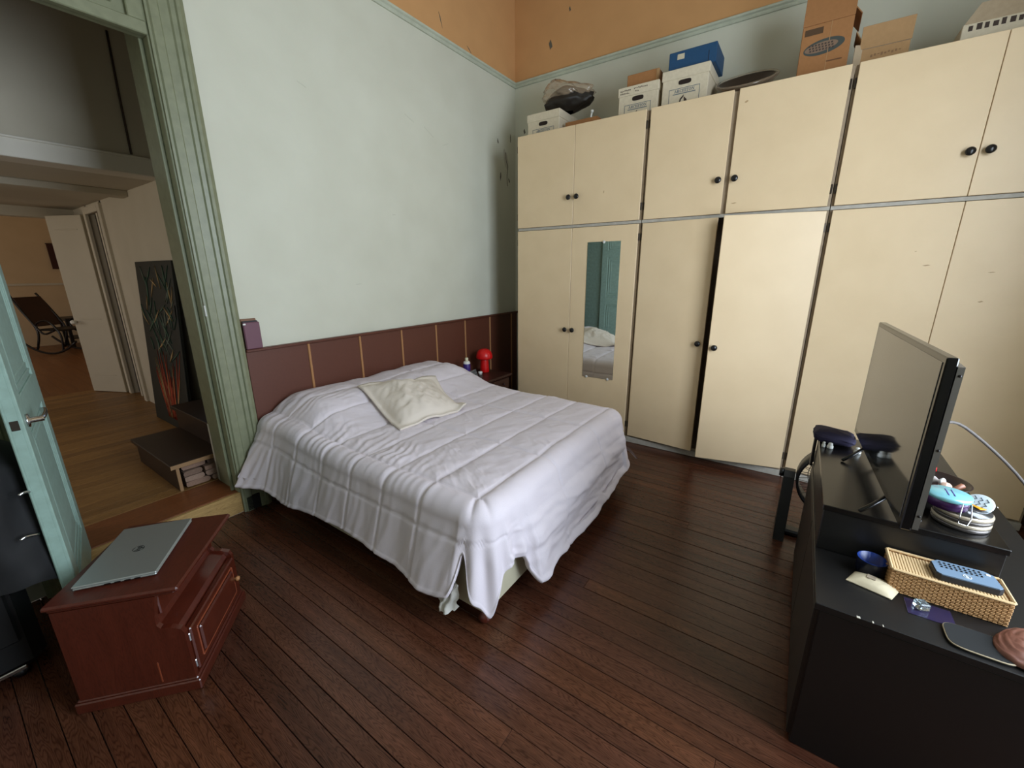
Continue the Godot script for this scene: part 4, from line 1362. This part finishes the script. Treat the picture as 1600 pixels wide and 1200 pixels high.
	var lp = thing("leather_pouch", "crumpled brown leather pouch overhanging the cabinet edge", "pouch", Vector3(-2.022, H + 0.0005, 3.405))
	rows = []
	nz.frequency = 9.0
	for j in 19:
		var row = []
		var v = j / 18.0
		for i in 28:
			var a = TAU * i / 28.0
			var rr = sin(PI * v * 0.5) if v < 1.0 else 1.0
			var ex = 0.085 * (1.0 + 0.10 * sin(3.0 * a + 1.0))
			var ez = 0.075 * (1.0 + 0.12 * sin(2.0 * a))
			var px = rr * ex * cos(a)
			var pz = rr * ez * sin(a)
			row.append(Vector3(px, maxf(0.001, 0.030 * pow(maxf(0.0, 1.0 - rr * rr), 0.5) + 0.006 + 0.008 * nz.get_noise_2d(px * 9.0, pz * 9.0)), pz))
		rows.append(row)
	part("leather", sheet(rows, true), mat(Color(0.46, 0.29, 0.23), 0.45, 0, T.wear, Vector3(10, 10, 10)), lp)

	# navy toilet bag with bottles on the far end of the shelf
	var bg = thing("toiletry_bag", "dark navy cloth bag slumped on the far end of the black shelf", "bag", Vector3(-1.13, 0.7225, 3.005))
	rows = []
	nz.frequency = 2.0
	for j in 15:
		var row = []
		var v = j / 14.0
		for i in 36:
			var a = TAU * i / 36.0
			var rr = pow(sin(PI * clampf(v, 0.001, 0.999)), 0.22)
			var px = 0.055 * rr * signf(cos(a)) * pow(absf(cos(a)), 0.35)
			var pz = 0.078 * rr * signf(sin(a)) * pow(absf(sin(a)), 0.35)
			row.append(Vector3(px, v * (0.064 - 0.012 * pz / 0.1) + 0.014 * nz.get_noise_2d(px * 12.0, pz * 12.0 + v * 3.0) * sin(PI * v), pz + 0.006 * nz.get_noise_2d(v * 4.0, a)))
		rows.append(row)
	var cap_low = []
	var cap_high = []
	for i in 36:
		cap_low.append(Vector3(0, 0.001, 0))
		cap_high.append(Vector3(0, rows[14][0].y + 0.003, 0))
	rows.push_front(cap_low)
	rows.append(cap_high)
	part("cloth", sheet(rows, true), M.navy, bg)
	var lb = ["small white pump bottle before the navy bag", "round white cap bottle before the navy bag", "squat white bottle at the end of the navy bag"]
	for k in 3:
		var zz = [2.968, 2.992, 3.088][k]
		var o = thing("small_bottle", lb[k], "bottle", Vector3(-1.215, 0.7225, zz), 0.0, "white bottles by the navy bag")
		st = S(true)
		var s = [0.6, 1.0, 1.1][k]
		lathe(st, [Vector2(0, 0), Vector2(0.011 * s, 0), Vector2(0.012 * s, 0.002), Vector2(0.012 * s, 0.010), Vector2(0.010 * s, 0.014), Vector2(0, 0.015)], Vector3.ZERO, 16)
		part("body", st, M.plastic_white, o)
		st = S(true)
		lathe(st, [Vector2(0.0, 0.0145), Vector2(0.0085 * s, 0.0145), Vector2(0.0085 * s, 0.022), Vector2(0.006 * s, 0.025), Vector2(0, 0.0255)], Vector3.ZERO, 16)
		part("cap", st, M.plastic_white, o)
	fan()

func basket(H):
	# woven box with a slightly dished lid, long side facing the camera
	var t = thing("wicker_box", "tan woven wicker box with a remote control on its lid", "basket", Vector3(-1.868, H + 0.0005, 3.258), 0.0)
	var L = 0.125
	var D = 0.057
	var Hh = 0.076
	part("core", box(Vector3(-D + 0.004, 0.001, -L + 0.004), Vector3(D - 0.004, Hh - 0.006, L - 0.004), 0.006), M.wicker, t)
	var a = S()
	var b = S()
	var rowsn = 14
	for k in rowsn:
		var y = 0.003 + (Hh - 0.006) * k / (rowsn - 1)
		var ox = 0.0016 if k % 2 else 0.0
		for s in [-1, 1]:
			for i in 26:
				var z = -L + 2 * L * (i + 0.5) / 26
				var st = a if (i + k) % 2 else b
				cbox(st, Vector3(s * (D - (0.001 if (i + k) % 2 else 0.0025)), y, z), Vector3(0.004, 0.0048, 2 * L / 26 * 1.05), 0.0015)
			for i in 12:
				var x = -D + 2 * D * (i + 0.5) / 12
				var st = a if (i + k) % 2 else b
				cbox(st, Vector3(x, y, s * (L - (0.001 if (i + k) % 2 else 0.0025))), Vector3(2 * D / 12 * 1.05, 0.0048, 0.004), 0.0015)
	var o = part("weave", a, M.wicker, t)
	o.set_meta("kind", "stuff")
	o = part("weave", b, M.wicker, t)
	o.set_meta("kind", "stuff")
	var c = S()
	for i in 34:
		var z = -L + 0.006 + (2 * L - 0.012) * (i + 0.5) / 34
		cbox(c, Vector3(0, Hh - 0.005, z), Vector3(2 * D - 0.012, 0.003, 0.0062), 0.0013)
	o = part("lid_slats", c, M.wicker_lt, t)
	o.set_meta("kind", "stuff")
	for s in [-1, 1]:
		part("rim", box(Vector3(s * D - 0.004, Hh - 0.004, -L), Vector3(s * D + 0.004, Hh + 0.004, L), 0.003), M.wicker_lt, t)
		part("rim", box(Vector3(-D, Hh - 0.004, s * L - 0.004), Vector3(D, Hh + 0.004, s * L + 0.004), 0.003), M.wicker_lt, t)
	# remote control
	var r = thing("remote_control", "blue-grey handset with rows of black keys and a round emblem", "remote control", Vector3(-1.860, H + Hh - 0.0018, 3.298), 0.06)
	var st = S()
	prism(st, [Vector2(-0.036, -0.07), Vector2(0.02, -0.07), Vector2(0.036, -0.052), Vector2(0.036, 0.048), Vector2(0.022, 0.066), Vector2(-0.036, 0.068), Vector2(-0.044, 0.058), Vector2(-0.044, -0.060)], Vector3.ZERO, Vector3.RIGHT, Vector3.BACK, Vector3(0, 0.017, 0))
	part("body", st, M.remote_dk, r)
	st = S()
	prism(st, [Vector2(-0.034, -0.068), Vector2(0.019, -0.068), Vector2(0.034, -0.051), Vector2(0.034, 0.047), Vector2(0.021, 0.064), Vector2(-0.034, 0.066), Vector2(-0.042, 0.057), Vector2(-0.042, -0.059)], Vector3(0, 0.017, 0), Vector3.RIGHT, Vector3.BACK, Vector3(0, 0.003, 0))
	part("face_plate", st, M.remote, r)
	for i in 9:
		for k in 3: part("key", box(Vector3(-0.004 + 0.011 * k, 0.0198, -0.052 + 0.0105 * i), Vector3(0.002 + 0.011 * k, 0.0222, -0.0475 + 0.0105 * i), 0.0008), M.knob, r)
	part("power_key", box(Vector3(0.012, 0.0198, 0.046), Vector3(0.02, 0.0218, 0.056), 0.001), M.plastic_white, r)
	st = S(true)
	var ring = []
	for i in 21: ring.append(Vector3(-0.022 + 0.0085 * cos(TAU * i / 20.0), 0.0202, -0.002 + 0.0085 * sin(TAU * i / 20.0)))
	tube(st, ring, 0.0009, 5)
	part("emblem_ring", st, M.plastic_white, r)
	lettering("S", 0.013, 0.0006, M.plastic_white, r, Vector3(-0.022, 0.0203, -0.002), Basis(Vector3(0, 0, 1), Vector3(1, 0, 0), Vector3(0, 1, 0)), "Droid Sans", true)

func fan():
	# drum fan in a yoke, blowing towards the bed
	var t = thing("floor_fan", "black floor fan standing between the wardrobe and the cabinet", "fan", Vector3(-0.78, 0, 3.10), -PI / 2)
	var bl = mat(Color(0.05, 0.05, 0.052), 0.4)
	var c = Vector3(0.0, 0.375, 0.0)
	var st = S()
	cbox(st, Vector3(0, 0.02, 0), Vector3(0.44, 0.035, 0.07), 0.01)
	part("cross_bar", st, bl, t)
	for sx in [-1, 1]:
		st = S()
		prism(st, [Vector2(-0.115, 0.0), Vector2(0.115, 0.0), Vector2(0.045, 0.37), Vector2(0.02, 0.40), Vector2(-0.02, 0.40), Vector2(-0.045, 0.37)], Vector3(sx * 0.222 - 0.026, 0, 0), Vector3.BACK, Vector3.UP, Vector3(0.052, 0, 0))
		part("yoke_leg", st, bl, t)
		st = S(true)
		lathe(st, [Vector2(0, 0), Vector2(0.024, 0), Vector2(0.026, 0.012), Vector2(0.022, 0.022), Vector2(0, 0.023)], Vector3(sx * 0.248, 0.375, 0), 16, Basis(Vector3.BACK, -sx * PI / 2))
		part("tilt_knob", st, bl, t)
	st = S(true)
	lathe(st, [Vector2(0.178, -0.06), Vector2(0.190, -0.06), Vector2(0.192, 0.0), Vector2(0.190, 0.06), Vector2(0.178, 0.06), Vector2(0.180, 0.0), Vector2(0.178, -0.06)], c, 48, Basis(Vector3.RIGHT, PI / 2))
	part("drum", st, bl, t)
	for side in [-1, 1]:
		for k in 28:
			st = S(true)
			var a = TAU * k / 28.0
			var d = Vector3(cos(a), sin(a), 0)
			tube(st, [c + d * 0.04 + Vector3(0, 0, side * 0.068), c + d * 0.12 + Vector3(0, 0, side * 0.066), c + d * 0.182 + Vector3(0, 0, side * 0.058)], 0.0017, 4)
			part("grille_wire", st, M.tvback, t)
		for rr in [0.045, 0.09, 0.135]:
			st = S(true)
			var ring = []
			for k in 33: ring.append(c + Vector3(rr * cos(TAU * k / 32.0), rr * sin(TAU * k / 32.0), side * 0.068))
			tube(st, ring, 0.0017, 4)
			part("grille_ring", st, M.tvback, t)
	for k in 3:
		var a = TAU * k / 3.0
		st = S()
		cbox(st, c + Vector3(cos(a), sin(a), 0) * 0.1, Vector3(0.14, 0.08, 0.006), 0.002, Basis(Vector3.BACK, a) * Basis(Vector3.RIGHT, 0.4))
		part("blade", st, bl, t)
	st = S(true)
	lathe(st, [Vector2(0, -0.045), Vector2(0.03, -0.045), Vector2(0.038, -0.03), Vector2(0.038, 0.03), Vector2(0.03, 0.045), Vector2(0, 0.045)], c, 20, Basis(Vector3.RIGHT, PI / 2))
	part("motor_hub", st, bl, t)

# ---------------------------------------------------------------- boxes on the wardrobes
func archive_box(called, label, z0, z1, x0, h, depth, notes):
	var w = z1 - z0
	var t = thing(called, label, "box", Vector3(x0, 2.6505, (z0 + z1) / 2), 0.0, "white archive boxes")
	part("body", box(Vector3(0.006, 0.0, -w / 2 + 0.006), Vector3(depth - 0.006, h - 0.005, w / 2 - 0.006), 0.003), M.archive, t)
	var lid = part("lid", box(Vector3(0.0, h - 0.065, -w / 2), Vector3(depth, h, w / 2), 0.003), M.archive, t)
	# hand hole
	var st = S()
	var poly = []
	for k in 20:
		var a = TAU * k / 20.0
		poly.append(Vector2(0.045 * signf(cos(a)) * pow(absf(cos(a)), 0.5), 0.016 * signf(sin(a)) * pow(absf(sin(a)), 0.6)))
	prism(st, poly, Vector3(0.0075, h - 0.092, 0.0), Vector3.BACK, Vector3.UP, Vector3(-0.004, 0, 0))
	part("hand_hole", st, M.hole, t)
	# printed panel: outline, heading, emblem
	st = S()
	var bw = w * 0.32
	add(st, Vector3(0.0045, h - 0.132, -bw), Vector3(0.0065, h - 0.129, bw), 0.0003)
	for s in [-1, 1]: add(st, Vector3(0.0045, 0.01, s * bw - 0.0015), Vector3(0.0065, h - 0.129, s * bw + 0.0015), 0.0003)
	part("print_frame", st, M.print_blue, t)
	lettering("ARCHITON", 0.026, 0.001, M.print_blue, t, Vector3(0.0055, h - 0.148, 0), Basis(Vector3(0, 0, 1), Vector3(0, 1, 0), Vector3(-1, 0, 0)), "Droid Serif", true)
	part("print_line", box(Vector3(0.0045, h - 0.168, -bw * 0.75), Vector3(0.0062, h - 0.163, bw * 0.75), 0.0003), M.print_blue, t)
	st = S()
	prism(st, [Vector2(-0.035, -0.05), Vector2(-0.025, -0.012), Vector2(0.0, 0.012), Vector2(-0.002, -0.002), Vector2(-0.018, -0.02), Vector2(-0.022, -0.05)], Vector3(0.0062, h - 0.187, 0), Vector3.BACK, Vector3.UP, Vector3(-0.002, 0, 0))
	prism(st, [Vector2(0.006, -0.05), Vector2(0.002, -0.002), Vector2(0.022, -0.022), Vector2(0.03, -0.05)], Vector3(0.0062, h - 0.187, 0), Vector3.BACK, Vector3.UP, Vector3(-0.002, 0, 0))
	part("print_emblem", st, M.print_dark, t)
	for n in notes:
		st = S()
		for i in n[2]:
			var hh = n[3] * (0.6 + 0.4 * rng.randf())
			cbox(st, Vector3(-0.0003, n[0] + rng.randf_range(-0.002, 0.002), n[1] + 0.011 * i), Vector3(0.0014, hh, 0.006), 0.0004, Basis(Vector3.RIGHT, rng.randf_range(-0.3, 0.3)))
		part("handwriting", st, M.print_dark, lid)
	return t

func boxes_on_top():
	var Y = 2.6505
	archive_box("archive_box", "white archive box under the bundled plastic sack", 0.455, 0.795, 0.20, 0.232, 0.36, [])
	archive_box("archive_box", "white archive box with handwriting on its lid and a brown carton on top", 1.328, 1.652, 0.20, 0.258, 0.36, [[0.232, -0.14, 8, 0.012], [0.212, -0.14, 7, 0.011], [0.236, -0.03, 10, 0.010], [0.215, -0.02, 3, 0.010]])
	archive_box("archive_box", "white archive box carrying the blue box", 1.672, 2.008, 0.20, 0.292, 0.36, [])
	# brown carton on box 2
	var t = thing("brown_carton", "plain brown carton on top of the handwritten archive box", "box", Vector3(0.26, Y + 0.2585, 1.50))
	part("body", box(Vector3(0.0, 0, -0.125), Vector3(0.28, 0.100, 0.125), 0.003), M.card, t)
	part("end_flap", box(Vector3(-0.002, 0.002, 0.105), Vector3(0.02, 0.098, 0.1275), 0.002), M.card2, t)
	# blue box
	t = thing("blue_box", "dark blue storage box with a small white label", "box", Vector3(0.235, Y + 0.2925, 1.868))
	part("body", box(Vector3(0.0, 0, -0.165), Vector3(0.30, 0.125, 0.165), 0.004), M.blue, t)
	part("label_card", box(Vector3(-0.0016, 0.070, -0.105), Vector3(0.001, 0.105, -0.055), 0.0005), mat(Color(0.80, 0.76, 0.66), 0.7), t)
	part("seam", box(Vector3(-0.001, 0.01, 0.112), Vector3(0.001, 0.08, 0.116), 0.0005), M.remote_dk, t)
	# bundled sack on box 1
	t = thing("plastic_sack", "dark bundle wrapped in crumpled clear plastic on an archive box", "sack", Vector3(0.37, Y + 0.234, 0.70))
	var nz = FastNoiseLite.new()
	nz.seed = 6
	nz.frequency = 3.0
	nz.fractal_octaves = 3
	var film = mat(Color(0.80, 0.70, 0.58, 0.32), 0.12)
	film.transparency = BaseMaterial3D.TRANSPARENCY_ALPHA
	var rows = []
	var wrap = []
	for j in 25:
		var row = []
		var row2 = []
		var v = j / 24.0
		for i in 48:
			var a = TAU * i / 48.0
			# a slumped heap: broad foot, peak above the middle, heavier towards the open carton
			var prof = pow(sin(PI * (0.06 + 0.94 * v)), 0.55) * (1.0 - 0.62 * pow(v, 1.6))
			var wz = 0.26 + 0.08 * sin(a)
			var f = 1.0 + 0.20 * nz.get_noise_3d(cos(a) * 0.5, v * 1.1, sin(a) * 0.5) + 0.05 * sin(a * 7.0 + v * 5.0)
			var d = Vector3(cos(a) * 0.16, 0, sin(a) * wz) * prof * f
			var y = 0.003 + 0.225 * v
			row.append(Vector3(d.x, y, d.z + 0.02 + 0.03 * v))
			var g = 1.05 + 0.20 * nz.get_noise_3d(cos(a) * 0.9 + 4.0, v * 1.7, sin(a) * 0.9)
			var up = smoothstep(0.2, 1.0, v)
			row2.append(Vector3(d.x * g, 0.07 + 0.225 * v + 0.02 * nz.get_noise_2d(a, v), d.z * g * (1.0 - 0.25 * up) + 0.02 - 0.07 * up))
		rows.append(row)
		wrap.append(row2)
	part("bundle", sheet(rows, true), mat(Color(0.14, 0.115, 0.085), 0.55, 0, T.wear, Vector3(5, 5, 5)), t)
	part("clear_wrap", sheet(wrap, true), film, t, "crumpled clear plastic")
	# low carton with a stick
	t = thing("open_carton", "low open brown carton with a white stick poking out", "box", Vector3(0.24, Y, 0.985))
	part("base", box(Vector3(0, 0, -0.15), Vector3(0.24, 0.006, 0.15), 0.001), M.card, t)
	for s in [-1, 1]:
		part("wall", box(Vector3(0.0, 0.006, s * 0.148 - 0.003), Vector3(0.24, 0.115, s * 0.148 + 0.003), 0.001), M.card, t)
		part("wall", box(Vector3(0.12 + s * 0.118 - 0.003, 0.006, -0.145), Vector3(0.12 + s * 0.118 + 0.003, 0.115, 0.145), 0.001), M.card, t)
	t = thing("white_stick", "short white stick leaning in the low brown carton", "stick", Vector3(0.30, Y + 0.0065, 1.03))
	var st = S(true)
	tube(st, [Vector3(0, 0.005, 0), Vector3(-0.01, 0.10, 0.02), Vector3(-0.015, 0.165, 0.035)], 0.008, 8)
	part("shaft", st, M.plastic_white, t)
	st = S(true)
	lathe(st, [Vector2(0, -0.012), Vector2(0.013, -0.008), Vector2(0.013, 0.008), Vector2(0, 0.012)], Vector3(-0.016, 0.168, 0.036), 12)
	part("tip", st, M.plastic_white, t)
	# round dark tray wrapped in film, tilted
	t = thing("round_tray", "round dark tray wrapped in clear film tilted on the wardrobe top", "tray", Vector3(0.42, Y + 0.135, 2.225))
	t.rotation = Vector3(0.0, 0.0, 0.50)
	st = S(true)
	lathe(st, [Vector2(0, 0.0), Vector2(0.14, 0.0), Vector2(0.185, 0.045), Vector2(0.195, 0.05), Vector2(0.195, 0.056), Vector2(0.18, 0.054), Vector2(0.135, 0.012), Vector2(0, 0.012)], Vector3.ZERO, 40)
	part("dish", st, mat(Color(0.20, 0.15, 0.11), 0.4), t)
	st = S(true)
	lathe(st, [Vector2(0.05, -0.006), Vector2(0.15, -0.004), Vector2(0.20, 0.046), Vector2(0.206, 0.06), Vector2(0.197, 0.066), Vector2(0.18, 0.06)], Vector3.ZERO, 40)
	part("film", st, film, t, "clear film")
	t = thing("flat_carton", "flattened brown carton under the tilted tray", "box", Vector3(0.24, Y, 2.20))
	part("board", box(Vector3(0.0, 0, -0.17), Vector3(0.32, 0.03, 0.17), 0.003), M.card, t)
	# tall box with oval print and raised flap
	t = thing("tall_carton", "tall brown carton with an oval print and a raised flap", "box", Vector3(0.20, Y, 2.675))
	part("body", box(Vector3(0.0, 0.0, -0.13), Vector3(0.26, 0.335, 0.13), 0.003), M.card, t)
	st = S()
	cbox(st, Vector3(0.012, 0.415, 0.0), Vector3(0.005, 0.16, 0.262), 0.001, Basis(Vector3.BACK, -0.12))
	part("flap", st, M.card, t)
	st = S()
	cbox(st, Vector3(0.135, 0.36, 0.145), Vector3(0.25, 0.005, 0.06), 0.001, Basis(Vector3.RIGHT, 0.9))
	part("flap", st, M.card, t)
	part("tape", box(Vector3(-0.0012, 0.0, 0.018), Vector3(0.001, 0.335, 0.0215), 0.0003), M.card2, t)
	st = S()
	var poly = []
	for k in 32: poly.append(Vector2(0.105 * cos(TAU * k / 32.0), 0.042 * sin(TAU * k / 32.0)).rotated(0.10))
	prism(st, poly, Vector3(0.0005, 0.205, -0.005), Vector3.BACK, Vector3.UP, Vector3(-0.0014, 0, 0))
	part("print_oval", st, mat(Color(0.27, 0.29, 0.27), 0.8), t)
	st = S()
	poly = []
	for k in 32: poly.append(Vector2(0.085 * cos(TAU * k / 32.0), 0.026 * sin(TAU * k / 32.0)).rotated(0.10))
	prism(st, poly, Vector3(-0.0008, 0.205, -0.018), Vector3.BACK, Vector3.UP, Vector3(-0.001, 0, 0))
	part("print_oval", st, mat(Color(0.52, 0.42, 0.34), 0.8), t)
	for k in 3:
		st = S()
		for i in 8: cbox(st, Vector3(-0.0021, 0.219 - 0.014 * k, -0.08 + 0.0165 * i + 0.004 * k), Vector3(0.0012, 0.009, 0.010), 0.0003, Basis(Vector3.RIGHT, -0.1))
		part("print_letters", st, M.print_dark, t)
	part("print_block", box(Vector3(-0.0014, 0.280, -0.115), Vector3(0.001, 0.315, -0.020), 0.0003), mat(Color(0.33, 0.24, 0.15), 0.8), t)
	part("print_line", box(Vector3(-0.0014, 0.115, 0.02), Vector3(0.001, 0.122, 0.10), 0.0003), mat(Color(0.42, 0.28, 0.17), 0.8), t)
	# open box with drooping flap
	t = thing("flapped_carton", "faded brown carton with loose open flaps beside the tall carton", "box", Vector3(0.20, Y, 2.975))
	part("body", box(Vector3(0.0, 0.0, -0.115), Vector3(0.24, 0.135, 0.115), 0.003), M.card2, t)
	st = S()
	cbox(st, Vector3(-0.012, 0.190, 0.0), Vector3(0.005, 0.112, 0.237), 0.001, Basis(Vector3.BACK, 0.2))
	part("flap", st, M.card2, t)
	st = S()
	cbox(st, Vector3(0.10, 0.20, -0.125), Vector3(0.20, 0.09, 0.005), 0.001, Basis(Vector3.RIGHT, -0.5))
	part("flap", st, M.card2, t)
	st = S()
	cbox(st, Vector3(-0.006, 0.08, -0.120), Vector3(0.005, 0.16, 0.05), 0.001, Basis(Vector3.UP, 0.5))
	part("loose_board", st, M.cardpale, t)
	for k in 9: part("print_mark", box(Vector3(-0.0012, 0.085 + 0.004 * (k % 3), -0.06 + 0.016 * k), Vector3(0.001, 0.098 + 0.003 * (k % 2), -0.05 + 0.016 * k), 0.0003), mat(Color(0.55, 0.42, 0.29), 0.8), t)
	# printed box at the right
	t = thing("lidded_carton", "pale printed carton with a slanted brown lid above the television", "box", Vector3(0.20, Y, 3.49))
	part("body", box(Vector3(0.0, 0.0, -0.19), Vector3(0.28, 0.14, 0.25), 0.003), M.archive, t)
	st = S()
	prism(st, [Vector2(-0.185, 0.14), Vector2(0.245, 0.14), Vector2(0.245, 0.23), Vector2(-0.135, 0.23)], Vector3(0.004, 0, 0), Vector3.BACK, Vector3.UP, Vector3(0.27, 0, 0))
	part("lid", st, M.cardpale, t)
	for k in 12: part("print_letter", box(Vector3(-0.0013, 0.104, -0.165 + 0.031 * k), Vector3(0.001, 0.104 + [0.024, 0.03, 0.027][k % 3], -0.148 + 0.031 * k + 0.004 * (k % 2)), 0.0004), M.print_dark, t)

# ---------------------------------------------------------------- dark chair at the left edge
func left_chair():
	var t = thing("suitcase", "tall black suitcase with a chrome kick strip beside the open door", "suitcase", Vector3(-3.70, 0, 0.42))
	var bl = mat(Color(0.03, 0.03, 0.033), 0.6, 0, T.cloth, Vector3(8, 8, 8))
	var st = S()
	cbox(st, Vector3(0.0, 0.43, 0.0), Vector3(0.56, 0.78, 0.30), 0.04)
	part("shell", st, bl, t)
	for sx in [-1, 1]:
		for sz in [-1, 1]:
			st = S(true)
			lathe(st, [Vector2(0, -0.014), Vector2(0.018, -0.014), Vector2(0.023, -0.008), Vector2(0.023, 0.008), Vector2(0.018, 0.014), Vector2(0, 0.014)], Vector3(sx * 0.20, 0.0235, sz * 0.10), 14, Basis(Vector3.BACK, PI / 2))
			part("wheel", st, M.knob, t)
			part("wheel_housing", box(Vector3(sx * 0.20 - 0.022, 0.022, sz * 0.10 - 0.02), Vector3(sx * 0.20 + 0.022, 0.06, sz * 0.10 + 0.02), 0.004), bl, t)
	part("kick_strip", box(Vector3(-0.24, 0.055, 0.145), Vector3(0.22, 0.072, 0.156), 0.003), M.chrome, t, "chrome strip")
	part("pocket", box(Vector3(-0.23, 0.18, 0.148), Vector3(0.23, 0.55, 0.166), 0.012), bl, t)
	# jacket over the backrest
	var j = thing("jacket", "dark navy jacket with metal trim draped over the black suitcase", "jacket", Vector3(-3.70, -0.115, 0.43))
	var nz = FastNoiseLite.new()
	nz.seed = 12
	nz.frequency = 2.2
	var rows = []
	for q in 30:
		var v = q / 29.0
		var row = []
		for i in 34:
			var u = i / 33.0
			var x = -0.30 + 0.70 * u
			var n = nz.get_noise_2d(x * 3.0, v * 1.5)
			var z = 0.0
			var y = 0.0
			if v < 0.45:
				z = 0.185 + 0.02 * n + 0.10 * (0.45 - v)
				y = 0.55 + (0.42 + 0.03 * sin(u * 7.0)) * v / 0.45
			elif v < 0.6:
				var a = PI * (v - 0.45) / 0.15
				z = 0.185 * cos(a) + 0.01 * n
				y = 0.97 + 0.055 * sin(a) + 0.01 * n
			else:
				z = -0.185 - 0.02 * n
				y = 0.97 - 0.30 * (v - 0.6) / 0.4
			y -= 0.06 * smoothstep(0.85, 1.0, u) 
			row.append(Vector3(x, y + 0.012 * sin(u * 14.0 + v * 3.0) , z + 0.02 * sin(u * 17.0 + v * 2.0)))
		rows.append(row)
	part("fabric", sheet(rows), M.blackcloth, j)
	for k in 2:
		st = S(true)
		tube(st, curve([Vector3(0.335 - 0.03 * k, 0.88 - 0.16 * k, 0.245), Vector3(0.35 - 0.03 * k, 0.884 - 0.16 * k, 0.24), Vector3(0.37 - 0.02 * k, 0.872 - 0.16 * k, 0.225)], 4), 0.005, 6)
		part("metal_trim", st, M.chrome, j)
